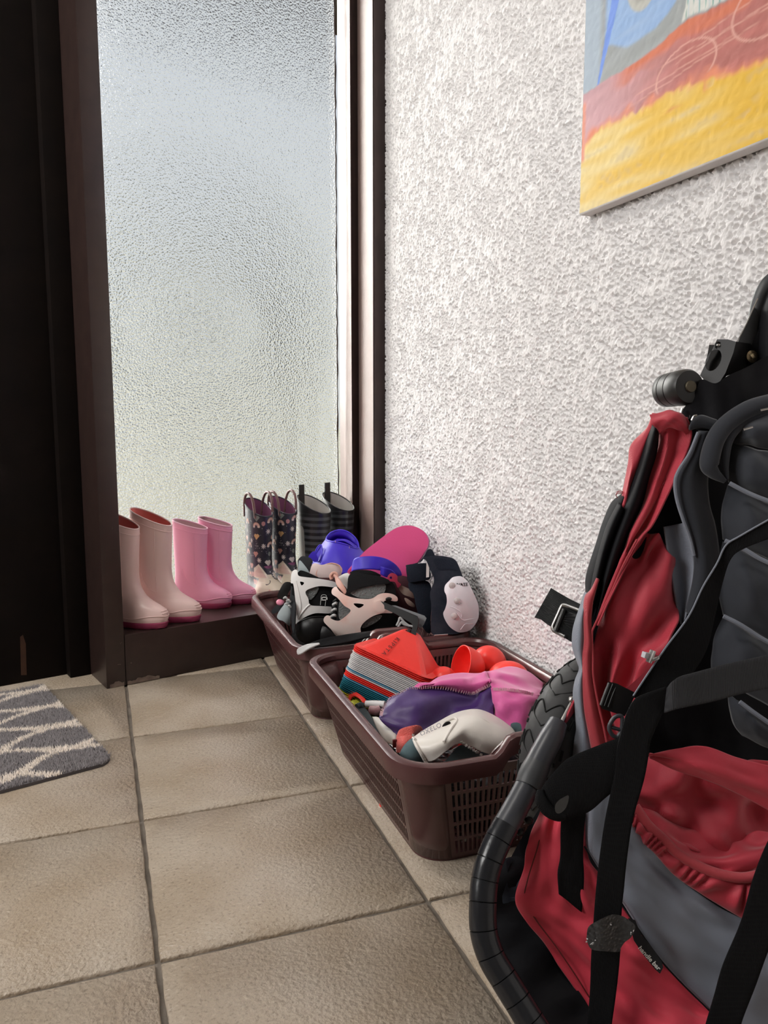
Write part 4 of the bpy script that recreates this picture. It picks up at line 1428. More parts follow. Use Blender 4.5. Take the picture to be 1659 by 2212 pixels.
for px in ((683, 215), (808, 268)):
    tube('mould_nib', [at(560 + px[0] / K3, 1120 + px[1] / K3, 1.893), at(560 + px[0] / K3, 1120 + (px[1] - 18) / K3, 1.892)], .0007, STITCH, s1, seg=6, n=6)

s2 = thing('slide_sandal', at(860, 1300, 1.88), 'raspberry foam sandal with violet band propped upright against the white wall', 'sandal')
sole_o = Z([(905, 335), (960, 280), (1075, 190), (1180, 112), (1250, 76), (1330, 62), (1400, 74), (1460, 105), (1502, 152), (1518, 205), (1506, 260), (1470, 320), (1420, 390), (1370, 420), (1330, 560), (1320, 640), (1250, 660), (1100, 600), (960, 560), (830, 540), (790, 480), (830, 420)], 560, 1120, K3)
sd = plane3((790, 1240, 1.785), (925, 1170, 1.825), (870, 1270, 1.775))
patch('footbed', sole_o, lambda u, v: sd(u, v) - .012 * math.exp(-((u - 860) / 60) ** 2 - ((v - 1190) / 70) ** 2), .022, HOTP, s2)
PALEV = mat('pale_violet_sole', (0.42, 0.30, 0.42), .6)
patch('sole_edge', [(p[0] + 2.5, p[1] + 1.5) for p in sole_o], lambda u, v: sd(u, v) + .010, .015, PALEV, s2)
strap('band', Zc([(830, 420, 1.755), (855, 360, 1.750), (930, 340, 1.740), (1050, 340, 1.735), (1160, 370, 1.740), (1240, 430, 1.755), (1278, 500, 1.780), (1270, 560, 1.795)]),
      Zc([(825, 480, 1.755), (850, 465, 1.745), (920, 455, 1.730), (1020, 455, 1.725), (1100, 470, 1.730), (1180, 510, 1.745), (1225, 545, 1.770), (1245, 575, 1.795)]), PURP, s2, .0035, 50, 12)
strap('band_fold', Zc([(1085, 430, 1.727), (1130, 440, 1.722), (1200, 470, 1.735), (1250, 540, 1.765)]), Zc([(1085, 500, 1.727), (1120, 520, 1.722), (1180, 540, 1.735), (1225, 565, 1.765)]), PURP, s2, .003, 24, 8)
patch('toe_piece', Z([(790, 480), (835, 440), (855, 460), (840, 490)], 560, 1120, K3), lambda u, v: 1.765, .012, HOTP, s2, step=5)

# ---- inline skates
SKW = mat('skate_white_shell', (0.88, 0.86, 0.85), 0.34)
SKP = mat('salmon_white_shell', (0.90, 0.74, 0.68), 0.34, col2=(0.86, 0.46, 0.38), cscale=9, cmix=(.45, .6))
LINER = mat('black_liner', (0.009, 0.009, 0.010), 0.8, spec=.15, bump=.3, bscale=250)
MESHG = mat('grey_spacer_mesh', (0.14, 0.15, 0.15), 0.85, vor=1.0, vscale=330)
PLB = mat('pale_blue_fabric', (0.45, 0.52, 0.54), 0.8)
PKW = mat('pale_pink_pad', (0.74, 0.58, 0.56), 0.6, sheen=.3)
SALM = mat('salmon_strap', (0.72, 0.40, 0.33), 0.35)
DGREY = mat('dark_grey_felt', (0.035, 0.036, 0.04), 0.95, spec=.15, bump=.4, bscale=300)
LACE = mat('light_lace', (0.5, 0.5, 0.5), .9)

k1 = thing('inline_skate', at(665, 1390, 1.76), 'white-shelled inline skate seen from its black back panel, left in the rear basket', 'inline skate')
d1 = bowl(665, 1295, 90, 120, 1.80, .06)
lin1 = patch('liner', Z([(350, 480), (400, 470), (560, 540), (680, 580), (700, 700), (690, 860), (640, 900), (520, 880), (380, 960), (320, 900), (290, 720), (310, 560)], 560, 1120, K3), d1, .06, LINER, k1)
patch('mesh_panel', Z([(412, 650), (525, 612), (520, 660), (455, 730)], 560, 1120, K3), lambda u, v: d1(u, v) - .002, .002, MESHG, lin1, step=6)
patch('shell_cuff', Z([(290, 490), (318, 458), (342, 470), (352, 512), (420, 526), (540, 540), (670, 566), (692, 600), (690, 618), (560, 606), (480, 620), (415, 655), (440, 720), (458, 775), (560, 785), (650, 795), (640, 848), (500, 850), (400, 890), (335, 945), (312, 900), (330, 820), (320, 700), (305, 590), (283, 575)], 560, 1120, K3),
      lambda u, v: d1(u, v) - .008, .006, SKW, k1, step=6, holes=[Z([(366, 566), (402, 576), (380, 600)], 560, 1120, K3)])
tube('shell_rib', [at(560 + x / K3, 1120 + y / K3, d1(560 + x / K3, 1120 + y / K3) - .008) for x, y in ((330, 560), (360, 700), (372, 800), (345, 900))], .002, SKW, k1, n=30, seg=8)
tube('shell_rib', [at(560 + x / K3, 1120 + y / K3, d1(560 + x / K3, 1120 + y / K3) - .008) for x, y in ((455, 770), (420, 800), (380, 850), (350, 900))], .002, SKW, k1, n=30, seg=8)
patch('tongue_loop', Z([(345, 385), (370, 345), (405, 338), (460, 355), (480, 390), (450, 440), (445, 525), (390, 510), (352, 500)], 560, 1120, K3), bowl(655, 1225, 32, 35, 1.815, .02), .03, DGREY, k1, step=6)
patch('light_insert', Z([(352, 398), (372, 380), (445, 475), (440, 520), (395, 512), (350, 490)], 560, 1120, K3), lambda u, v: bowl(655, 1225, 32, 35, 1.815, .02)(u, v) - .002, .003, PLB, k1, step=6)
patch('ankle_pad', Z([(455, 470), (485, 402), (560, 415), (640, 398), (705, 415), (742, 445), (738, 490), (700, 525), (560, 530), (455, 520)], 560, 1120, K3), bowl(705, 1235, 42, 35, 1.80, .022), .03, PKW, k1, step=6)
tube('pad_piping', [at(560 + x / K3, 1120 + y / K3, 1.782) for x, y in ((520, 530), (512, 490), (540, 440), (600, 412), (660, 402), (720, 425), (740, 470))], .0016, SALM, k1, n=40, seg=8)

u0, v0 = 560 + 580 / K3, 1120 + 718 / K3
text('logo', '\u016b', at(u0, v0, d1(u0, v0) - .0035), -UPV, RGT, .017, STK, lin1, .0004, bold=.0003)
fr_ = [(560, 690), (598, 690), (594, 780), (556, 778)]
tube('logo_frame', [at(560 + x / K3, 1120 + y / K3, d1(560 + x / K3, 1120 + y / K3) - .003) for x, y in ((548, 775), (552, 735), (560, 688), (600, 690), (596, 740), (590, 782))], .0005, STK, lin1, n=40, seg=5)
patch('heel_shell', Z([(330, 950), (380, 910), (480, 878), (590, 878), (650, 920), (648, 1000), (600, 1080), (540, 1115), (440, 1125), (360, 1090), (335, 1040)], 560, 1120, K3), bowl(678, 1362, 45, 40, 1.75, .035), .05, BLKP, k1, step=7)
tube('shell_rim', [at(560 + x / K3, 1120 + y / K3, bowl(678, 1362, 45, 40, 1.75, .035)(560 + x / K3, 1120 + y / K3) - .001) for x, y in ((345, 940), (400, 905), (480, 884), (560, 882), (620, 905))], .0018, BLKP, k1, n=30, seg=8)
strap('velcro_strap', Zc([(285, 600, 1.76), (275, 750, 1.735), (285, 850, 1.725), (290, 1000, 1.71)]), Zc([(312, 640, 1.755), (320, 760, 1.73), (318, 850, 1.72), (318, 1040, 1.705)]), DGREY, k1, .004, 30, 8, wr=.002)
patch('buckle_cuff', Z([(162, 700), (178, 650), (215, 585), (250, 568), (300, 580), (305, 610), (265, 660), (240, 715), (190, 730)], 560, 1120, K3), bowl(616, 1278, 22, 25, 1.77, .012), .02, BLKP, k1, step=6)
patch('toe_upper', Z([(160, 870), (200, 800), (262, 735), (290, 770), (280, 860), (275, 960), (215, 920), (175, 905)], 560, 1120, K3), bowl(613, 1325, 24, 32, 1.745, .02), .03, PLB, k1, step=6)
patch('side_strap', Z([(110, 830), (140, 790), (210, 740), (228, 760), (222, 790), (180, 830), (140, 850), (118, 850)], 560, 1120, K3), bowl(600, 1312, 20, 20, 1.77, .008), .006, DGREY, k1, step=6)
ellipsoid('pink_knob', at(560 + 188 / K3, 1120 + 750 / K3, 1.765), (.009, .009, .007), mat('pink_knob', (.75, .25, .36), .5), k1)
for j, (x, y) in enumerate(((235, 715), (262, 740), (245, 770), (268, 790))):
    tube('lace', [at(560 + (x - 15) / K3, 1120 + y / K3, 1.735), at(560 + x / K3, 1120 + (y - 10) / K3, 1.728), at(560 + (x + 18) / K3, 1120 + (y + 8) / K3, 1.73)], .0022, LACE, k1, seg=8)

k2 = thing('inline_skate', at(780, 1390, 1.68), 'salmon-white shelled inline skate with black liner, right in the rear basket', 'inline skate')
d2 = bowl(785, 1305, 115, 110, 1.72, .075)
lin2 = patch('liner', Z([(800, 520), (860, 480), (960, 500), (1090, 520), (1190, 570), (1222, 640), (1222, 720), (1245, 760), (1200, 850), (1245, 900), (1240, 985), (1100, 1010), (900, 1060), (720, 1085), (640, 1020), (600, 920), (690, 900), (700, 760), (780, 660)], 560, 1120, K3), d2, .07, LINER, k2)
patch('collar', Z([(812, 490), (850, 468), (920, 460), (1000, 466), (1060, 490), (1090, 515), (1000, 530), (890, 535)], 560, 1120, K3), bowl(785, 1240, 40, 18, 1.70, .02), .03, LINER, k2, step=6)
patch('padded_collar', Z([(780, 640), (840, 575), (900, 545), (1000, 535), (1110, 550), (1180, 570), (1120, 590), (1000, 600), (880, 630), (810, 665)], 560, 1120, K3), lambda u, v: d2(u, v) - .010, .012, LINER, k2, step=6)
patch('mesh_panel', Z([(812, 665), (880, 632), (1000, 604), (1125, 590), (1122, 660), (1080, 685), (1000, 715), (900, 712)], 560, 1120, K3), lambda u, v: d2(u, v) - .004, .004, MESHG, lin2, step=6)
patch('mesh_panel', Z([(715, 760), (740, 740), (818, 828), (745, 905), (712, 880)], 560, 1120, K3), lambda u, v: d2(u, v) - .004, .004, MESHG, lin2, step=6)
patch('mesh_panel', Z([(920, 975), (960, 910), (1060, 868), (1100, 872), (1060, 920), (960, 975)], 560, 1120, K3), lambda u, v: d2(u, v) - .004, .004, MESHG, lin2, step=6)
patch('shell_cuff', Z([(648, 650), (660, 625), (690, 612), (720, 650), (780, 690), (860, 712), (960, 722), (1020, 712), (1070, 680), (1130, 668), (1195, 678), (1236, 705), (1238, 738), (1205, 742), (1150, 730), (1112, 752), (1120, 800), (1195, 845), (1100, 850), (1010, 880), (940, 930), (908, 980), (903, 1035), (800, 1060), (705, 1065), (640, 990), (582, 930), (580, 892), (608, 868), (640, 878), (640, 895), (690, 915), (735, 905), (818, 828), (760, 780), (705, 715), (655, 680)], 560, 1120, K3),
      lambda u, v: d2(u, v) - .012, .006, SKP, k2, step=6, holes=[Z([(846, 762), (936, 770), (892, 802)], 560, 1120, K3)])
patch('cuff_boss', Z([(1035, 760), (1065, 735), (1110, 735), (1120, 790), (1130, 825), (1080, 845), (1040, 815)], 560, 1120, K3), lambda u, v: d2(u, v) - .017, .008, SKP, k2, step=6)
patch('back_flap', Z([(700, 545), (730, 510), (790, 488), (830, 520), (892, 538), (840, 590), (800, 650), (770, 610)], 560, 1120, K3), bowl(750, 1258, 35, 25, 1.70, .015), .01, SKW, k2, step=6)
strap('buckle_strap', Zc([(640, 520, 1.675), (660, 490, 1.672), (700, 520, 1.668), (745, 580, 1.66), (805, 680, 1.652)]), Zc([(650, 545, 1.675), (672, 520, 1.67), (690, 590, 1.664), (720, 630, 1.656), (765, 670, 1.65)]), SALM, k2, .004, 36, 8)
tube('buckle_loop', [at(560 + x / K3, 1120 + y / K3, 1.672) for x, y in ((645, 545), (638, 515), (660, 488), (690, 492), (700, 520))], .003, SALM, k2, n=24, seg=8)
for j in range(7):
    y = 735 + j * 27
    tube('lace', [at(560 + (668 - j * 5) / K3, 1120 + (y + 10) / K3, 1.678), at(560 + (692 - j * 4) / K3, 1120 + (y - 4) / K3, 1.662), at(560 + (716 - j * 2) / K3, 1120 + (y + 12) / K3, 1.67)], .0030, LACE if j % 2 else LINER, k2, seg=8)
for j, P_ in enumerate((((1230, 960), (1250, 920), (1262, 890), (1300, 930), (1345, 965)), ((1240, 980), (1275, 930), (1300, 950), (1380, 968)))):
    tube('lace', [at(560 + x / K3, 1120 + y / K3, 1.645) for x, y in P_], .0024, LACE, k2, n=30, seg=8)
patch('frame_block', Z([(560, 980), (590, 970), (640, 1010), (720, 1080), (760, 1100), (600, 1130), (545, 1110)], 560, 1120, K3), bowl(715, 1375, 35, 30, 1.63, .015), .03, BLKP, k2, step=7)
ellipsoid('buckle_hole', at(560 + 1160 / K3, 1120 + 722 / K3, dep(at(700, 1300, 1.64))), (.007, .004, .004), BLKP, k2)

# long black strap over both rims with a reflective end
st = thing('loose_strap', at(760, 1390, 1.53), 'flat black strap with silvery reflective end lying over the rims of both baskets', 'strap')
strap('webbing', Zc([(425, 1130, 1.525), (560, 1085, 1.535), (760, 1045, 1.55), (960, 1005, 1.57), (1180, 985, 1.60), (1300, 975, 1.63)]),
      Zc([(450, 1155, 1.515), (600, 1135, 1.522), (790, 1105, 1.535), (980, 1060, 1.552), (1180, 1010, 1.585), (1300, 985, 1.62)]), LINER, st, .003, 60, 8, wr=.002)
REFL = mat('silver_reflective', (0.6, 0.6, 0.6), .45, bump=.6, bscale=260)
strap('reflective_end', Zc([(335, 1190, 1.512), (350, 1165, 1.515), (430, 1128, 1.522), (530, 1108, 1.527)]), Zc([(345, 1222, 1.508), (375, 1210, 1.508), (450, 1160, 1.512), (545, 1125, 1.522)]), REFL, st, .0034, 30, 6, wr=.0012)

# raspberry clip and a crumpled beige rag
cl = thing('plastic_clip', at(855, 1270, 1.66), 'raspberry plastic clip with a round hole above the beige rag', 'clip')
RASP = mat('raspberry_plastic', (.30, .02, .055), .45)
patch('clip_body', Z([(1150, 520), (1185, 488), (1235, 510), (1240, 560), (1270, 590), (1240, 620), (1215, 570), (1160, 560)], 560, 1120, K3), bowl(850, 1255, 25, 25, 1.672, .008), .012, RASP, cl, step=5, holes=[Z([(1168, 532), (1180, 518), (1190, 532), (1180, 545)], 560, 1120, K3)])
rg_ = thing('beige_rag', at(870, 1295, 1.68), 'crumpled beige cloth scrap between the skate and the navy knee pad', 'cloth')
RAG = mat('beige_cloth', (.33, .26, .22), .95)
patch('scrap', Z([(1240, 600), (1300, 610), (1390, 665), (1390, 715), (1340, 700), (1290, 680), (1255, 640)], 560, 1120, K3), bowl(877, 1278, 30, 22, 1.685, .01), .012, RAG, rg_, step=5, wr=.004)
patch('scrap', Z([(1300, 715), (1330, 720), (1390, 770), (1385, 795), (1330, 770)], 560, 1120, K3), bowl(882, 1300, 20, 18, 1.68, .008), .01, RAG, rg_, step=5, wr=.003)
tg = thing('dark_cloth_pile', at(870, 1330, 1.72), 'dark maroon cloth lying low between the skate and the knee pad', 'cloth')
patch('cloth', Z([(1180, 560), (1320, 520), (1400, 640), (1420, 800), (1400, 1010), (1250, 1010), (1200, 840)], 560, 1120, K3), bowl(870, 1310, 60, 70, 1.74, .02), .04, mat('maroon_cloth', (.05, .012, .018), .9), tg, step=10, wr=.008)

# ---- knee pads
K4 = 4.1475


def Zk(pts):
    return [(700 + x / K4, 1180 + y / K4) for x, y in pts]


NAVY = mat('navy_fabric', (0.013, 0.016, 0.026), 0.85, spec=.15, bump=.35, bscale=260, col2=(0.026, 0.03, 0.042), cscale=40)
NAVYF = mat('navy_felt', (0.014, 0.018, 0.028), 0.95, spec=.15, bump=.5, bscale=500)
LAV = mat('pale_lavender_cap', (0.78, 0.75, 0.80), 0.42)
RIV = mat('greige_rivet', (0.52, 0.47, 0.47), 0.45)
kp = thing('knee_pad', at(960, 1365, 1.66), 'navy knee pad with a pale lavender hard cap and three rivets by the wall', 'knee pad')
dk = lambda u, v: 1.645 + .00015 * (v - 1280) * 0 - .035 * math.sqrt(max(0, 1 - ((u - 968) / 80) ** 2)) + .02 * (1365 - v) / 160
patch('sleeve', Zk([(880, 110), (910, 92), (1030, 85), (1120, 98), (1165, 115), (1200, 160), (1250, 290), (1300, 420), (1300, 640), (1230, 770), (1100, 790), (970, 785), (960, 640), (960, 520), (950, 420), (985, 300), (945, 200), (915, 130)], ), dk, .07, NAVY, kp, step=7, wr=.002)
patch('hook_patch', Zk([(985, 112), (1100, 118), (1165, 128), (1212, 212), (1120, 205), (1025, 208)]), lambda u, v: dk(u, v) - .003, .004, NAVYF, kp, step=7)
patch('side_wing', Zk([(735, 190), (750, 165), (920, 152), (945, 190), (950, 290), (860, 310), (760, 320), (742, 260)]), bowl(905, 1240, 40, 40, 1.665, .02), .03, NAVYF, kp, step=7)
patch('side_wing', Zk([(755, 330), (800, 305), (930, 315), (965, 420), (955, 640), (950, 780), (880, 720), (830, 560), (800, 430), (765, 390)]), bowl(910, 1310, 45, 75, 1.675, .025), .035, NAVYF, kp, step=7)
cap_o = Zk([(1120, 310), (1150, 280), (1200, 268), (1240, 275), (1290, 320), (1330, 400), (1375, 500), (1388, 580), (1380, 650), (1340, 720), (1290, 760), (1220, 772), (1170, 755), (1120, 715), (1080, 650), (1068, 600), (1085, 560), (1100, 500), (1095, 440), (1078, 400), (1085, 350)])
dc = bowl(997, 1305, 52, 80, 1.635, .048, (.012, .0))
kcap = patch('hard_cap', cap_o, lambda u, v: dc(u, v) + 0, .012, LAV, kp, step=6)
for x, y in ((1146, 352), (1192, 490), (1165, 625)):
    c_ = at(700 + x / K4, 1180 + y / K4, dc(700 + x / K4, 1180 + y / K4) - .0005)
    lathe('rivet', [(.0001, .003), (.0045, .0026), (.0064, .001), (.0066, -.002)], c_, -FWD + np.array([-.3, 0, .1]), RIV, kcap, 16)
for P_ in (((1130, 540), (1180, 560), (1230, 600), (1232, 640)), ((1225, 745), (1262, 700), (1300, 695), (1345, 690)), ((1180, 590), (1240, 660), (1300, 655), (1375, 640))):
    tube('cap_groove', [at(700 + x / K4, 1180 + y / K4, dc(700 + x / K4, 1180 + y / K4) + .0002) for x, y in P_], .0012, LAV, kcap, n=30, seg=6)
_u, _v = 700 + 1238 / K4, 1180 + 345 / K4
text('lettering', 'IVATE', at(_u, _v, dc(_u, _v) - .0006), RGT + UPV * .05, UPV, .0088, INK, kcap, .0006, spacing=1.0, bold=.0002)
_u, _v = 700 + 928 / K4, 1180 + 215 / K4
prism('care_label', [(-.003, -.015), (.003, -.014), (.0035, .014), (-.0025, .015)], at(_u, _v, 1.634), RGT, UPV, .001, STK, kp)
kp2 = thing('elbow_pad', at(925, 1225, 1.76), 'dark elbow pad peeping out behind the navy knee pad and pink sandal', 'elbow pad')
patch('pad', Zk([(850, 150), (900, 80), (930, 30), (965, 30), (990, 75), (985, 95), (900, 110), (880, 130)]), bowl(925, 1205, 30, 25, 1.78, .015), .03, NAVYF, kp2, step=6)

# sticker on the rear basket's rim
sk = thing('paper_sticker', at(952, 1372, 1.56), 'small white printed paper sticker on the rear basket rim by the knee pad', 'sticker')
_o = at(953, 1372.5, 1.553)
prism('label', [(-.0145, -.003), (.0145, -.002), (.0145, .003), (-.0145, .003)], _o, RGT + np.array([0, .2, 0]), UPV * .6 - FWD * .8, .0006, STK, sk)
prism('print_bar', [(-.004, -.0015), (.008, -.001), (.008, .001), (-.004, .001)], _o - FWD * .0004 + np.array([0, 0, .0004]), RGT + np.array([0, .2, 0]), UPV * .6 - FWD * .8, .0004, INK, sk)

# crumpled dark bag at the bottom of the front basket, glinting through the slots
BAG = mat('dark_crinkled_film', (0.012, 0.011, 0.012), 0.16, vor=1.0, vscale=70, bdist=.006)
rb_ = np.random.default_rng(15)
lump = rb_.normal(size=(9, 3)); lph = rb_.uniform(0, 6.28, 9)
bag = ellipsoid('plastic_bag', (0.497, 0.280, 0.054), (0.128, 0.185, 0.046), BAG, None, nu=40, nv=60,
                disp=lambda D: (np.abs(D) ** 5).sum(-1) ** (-1 / 5) * .93 * (1 + .03 * sum(np.sin(D @ (lump[i] * 5) + lph[i]) for i in range(9)) / 3))
tag(bag, 'crumpled dark plastic bag glinting through the lattice of the nearest basket', 'plastic bag')
bag2 = ellipsoid('dark_garment', (0.494, 0.822, 0.066), (0.128, 0.185, 0.056), mat('black_wool', (.012, .011, .012), .95, bump=.5, bscale=60, spec=.1), None, nu=36, nv=54,
                 disp=lambda D: (np.abs(D) ** 5).sum(-1) ** (-1 / 5) * .92 * (1 + .04 * sum(np.sin(D @ (lump[i] * 4) + lph[i] + 1) for i in range(9)) / 3))
tag(bag2, 'dark cloth bundle filling the bottom of the rear basket under the skates', 'cloth')

# ------------------------------------------------------------------ folded pushchair against the wall
RFAB = mat('red_ripstop', (0.46, 0.024, 0.047), 0.55, weave=.25, wscale=700, bump=.15, bscale=18, bdist=.01, sheen=.3)
RFAB_LIT = mat('red_ripstop_lit', (0.66, 0.040, 0.075), 0.55, weave=.25, wscale=700, bump=.15, bscale=18, bdist=.01, sheen=.3)  # same red cloth, the light on the lower panel put into its colour
RBIND = mat('red_binding', (0.42, 0.035, 0.05), 0.6, weave=.3, wscale=1100, sheen=.3)
SLATE = mat('slate_nylon', (0.22, 0.24, 0.29), 0.5, spec=.2, weave=.25, wscale=900, bump=.12, bscale=16, bdist=.01, sheen=.2)
DSLATE = mat('dark_slate_pad', (0.030, 0.033, 0.042), 0.75, spec=.2, bump=.2, bscale=60, sheen=.3)
BFAB = mat('black_nylon', (0.007, 0.007, 0.009), 0.7, spec=.2, bump=.2, bscale=40, bdist=.004)
WEB = mat('black_webbing', (0.006, 0.006, 0.007), 0.8, spec=.2, weave=.8, wscale=420)
FOAM = mat('black_foam_grip', (0.016, 0.017, 0.020), 0.22, bump=.1, bscale=120)
FRAMEM = mat('graphite_frame', (0.045, 0.047, 0.055), 0.35)
RUBB = mat('tyre_rubber', (0.022, 0.022, 0.023), 0.6, bump=.15, bscale=90)
GROOVE = mat('tyre_groove', (0.005, 0.005, 0.005), 0.9)
STEEL = mat('bright_steel', (0.6, 0.58, 0.56), 0.28, metal=1.0)
FUZZ = mat('fuzzy_velcro', (0.022, 0.02, 0.02), 1.0, vor=1.0, vscale=300, sheen=.6)
PBOX = mat('charcoal_plastic', (0.05, 0.052, 0.056), 0.42)

push = thing('folded_pushchair', (0.56, -0.14, 0.0), 'folded red, slate and black pushchair with a curved grip bar standing against the white wall', 'pushchair')


def es(name, L_, R_, dl, dr, m, thick=.0016, bulge=0.0, wr=0.0, nu=None, nv=16, seed=1, wc=None, fold=None):
    """cloth strip between a left and a right edge given in photo pixels, depths dl and dr (numbers or lists)"""
    n = len(L_)
    dl = np.ones(n) * dl; dr = np.ones(n) * dr
    rows = []
    for k in range(n):
        l = np.array([*L_[k], dl[k]], float); r = np.array([*R_[k], dr[k]], float)
        rows.append([tuple(l + (r - l) * f - np.array([0, 0, bulge * math.sin(math.pi * f)])) for f in (0, .25, .5, .75, 1)])
    return sheet(name, rows, m, push, nu or max(18, 7 * n), nv, thick, wr=wr, seed=seed, wcells=wc or (max(5, n), 5), fold=fold)


def P8(pts, ox, oy, k):
    return [(ox + x / k, oy + y / k) for x, y in pts]


# --- rear wheel, tread turned to the left
wc_ = at(1283, 1622, 0.975)
Fh = np.array([FWD[0], FWD[1], 0]); Fh /= np.linalg.norm(Fh)
wh = -RGT * math.sin(math.radians(50)) - Fh * math.cos(math.radians(50))
wax = np.cross(wh, np.array([0, 0, 1.0])); wax /= np.linalg.norm(wax)
WR, TR = 0.096, 0.030


def tor(phi, psi, r=TR):
    """phi round the wheel from the left-hand side, psi across the tread"""
    e = wh * math.cos(phi) + np.array([0, 0, 1.0]) * math.sin(phi)
    return wc_ + e * (WR + r * .86 * math.cos(psi)) + wax * (r * 1.08 * math.sin(psi))


V = np.array([[tor(2 * math.pi * i / 72, 2 * math.pi * j / 28) for j in range(28)] for i in range(72)])
wheel = mk('tyre', V.reshape(-1, 3), quads(72, 28, True, True), RUBB, push)
fixn(wheel)
lathe('wheel_rim', [(.001, -.012), (.02, -.014), (.024, -.006), (.070, -.006), (.074, -.014), (.080, -.012), (.080, .012), (.074, .014), (.070, .006), (.024, .006), (.02, .014), (.001, .012)], wc_, wax, BLKP, push, 40)
V = []; F = []


def groove(phis, psis, w=.0011):
    pts = [tor(a, b, TR + .0002) for a, b in zip(phis, psis)]
    C_ = spl(np.array(pts), max(8, 5 * len(pts)))
    Tn, U, B = frames(C_)
    i0 = len(V)
    for k in range(len(C_)):
        for q in range(6):
            a = math.pi * 2 * q / 6
            V.append(C_[k] + U[k] * math.cos(a) * w + B[k] * math.sin(a) * w)
    F.extend([tuple(i0 + i for i in f) for f in quads(len(C_), 6, cv=True)])


for k in range(16):
    p0 = math.radians(-150 + 18.5 * k)
    for sg in (1,):
        groove([p0 + .045, p0 + .11, p0 + .16, p0 + .125, p0 + .02, p0 - .09], [0.0, -.20, -.42, -.62, -.56, -.02], .0010)
        groove([p0 + .045, p0 + .11, p0 + .16, p0 + .125, p0 + .02, p0 - .09], [0.0, .20, .42, .62, .56, -.02], .0010)
    for sg in (-1, 1):
        groove([p0 + .02, p0 + .15], [sg * .80, sg * .84], .0014)
        groove([p0 - .10, p0 - .06], [sg * .82, sg * .80], .0016)
        groove([p0 - .03, p0 + .08], [sg * 1.06, sg * 1.08], .0015)
o = mk('tread_grooves', V, F, GROOVE, wheel)
tag(o, kind='stuff')

# --- black body cloth that everything is folded into
patch('body_cloth', [(1300, 1180), (1400, 1000), (1500, 900), (1590, 820), (1672, 790), (1672, 2180), (1400, 2180), (1180, 2110), (1090, 2010), (1085, 1900), (1150, 1770), (1235, 1640), (1262, 1500), (1270, 1300)],
      lambda u, v: .888 - .035 * sm(v, 1600, 2000) + .02 * sm(1400 - u, 0, 180), .010, BFAB, push, step=24, wr=.004)
NSLATE = mat('night_slate_cloth', (.030, .036, .050), .7, spec=.2)
patch('under_cloth', P8([(390, 40), (470, 20), (540, 60), (520, 200), (470, 330), (510, 560), (450, 780), (390, 865), (330, 760), (300, 600), (330, 420), (400, 200)], 1000, 1850, 4.1475), lambda u, v: .850, .012, NSLATE, push, step=14, wr=.010)
patch('under_cloth', P8([(180, 300), (300, 60), (560, 30), (620, 500), (760, 750), (900, 1010), (1130, 1350), (1200, 1600), (1150, 1700), (800, 1700), (560, 1600), (440, 1250), (260, 900)], 1000, 1850, 4.1475), lambda u, v: .852 - .00030 * max(0.0, v - 1990), .012, BFAB, push, step=18, wr=.004, seed=6)

# --- grip bar
bar = [(1206, 1560, .885), (1192, 1590, .876), (1172, 1628, .866), (1152, 1668, .856), (1138, 1700, .848), (1116, 1742, .838), (1092, 1784, .828)]
tube('upper_tube', [at(*p) for p in bar[:4]], [.0105, .0130, .0135, .0135], FRAMEM, push, seg=20)
tube('joint_sleeve', [at(*p) for p in ((1163, 1648, .858), (1150, 1675, .853), (1140, 1700, .847))], [.0138, .0150, .0140], PBOX, push, seg=20)
tube('lower_tube', [at(*p) for p in bar[4:]], [.0130, .0132, .0132], FRAMEM, push, seg=20)
tube('wire_rod', [at(1239, 1508, .905), at(1226, 1534, .895), at(1211, 1563, .884)], .0022, STEEL, push, seg=10)
ellipsoid('rod_knob', at(1235, 1512, .902), (.0042, .0042, .0042), STEEL, push)
grip = [(1094, 1780, .829), (1076, 1815, .822), (1058, 1858, .814), (1047, 1902, .808), (1043, 1950, .800), (1045, 2012, .792), (1062, 2068, .784), (1090, 2116, .776), (1121, 2166, .768), (1150, 2212, .760), (1182, 2252, .754), (1230, 2278, .750), (1300, 2288, .748), (1400, 2288, .746), (1520, 2284, .744)]
G_ = spl(np.array([at(*p) for p in grip]), 200)
cuts = [0, 14, 28, 42, 56, 70, 84, 98, 112, 126, 140, 154, 168, 184, 199]
for a, b_ in zip(cuts[:-1], cuts[1:]):
    seg_ = spl(G_[a:b_ + 1], 40)
    seg_ = np.concatenate([[seg_[0] * .55 + seg_[1] * .45], seg_[1:-1], [seg_[-1] * .55 + seg_[-2] * .45]])
    rr = np.ones(40) * .0140; rr[0] = .0131; rr[-1] = .0131
    tube('grip_segment', seg_, rr, FOAM, push, n=40, seg=24)
tube('grip_core', G_[::10], .0118, BLKP, push, n=60, seg=12)
for (u, v) in ((1110, 1730), (1093, 1754)):
    ellipsoid('rivet', at(u, v, .836), (.0022, .0022, .0022), STEEL, push, nu=8, nv=10)
for (u, v) in ((1142, 1772), (1123, 1797)):
    ellipsoid('snap_stud', at(u, v, .838), (.005, .005, .004), BLKP, push, nu=10, nv=14)

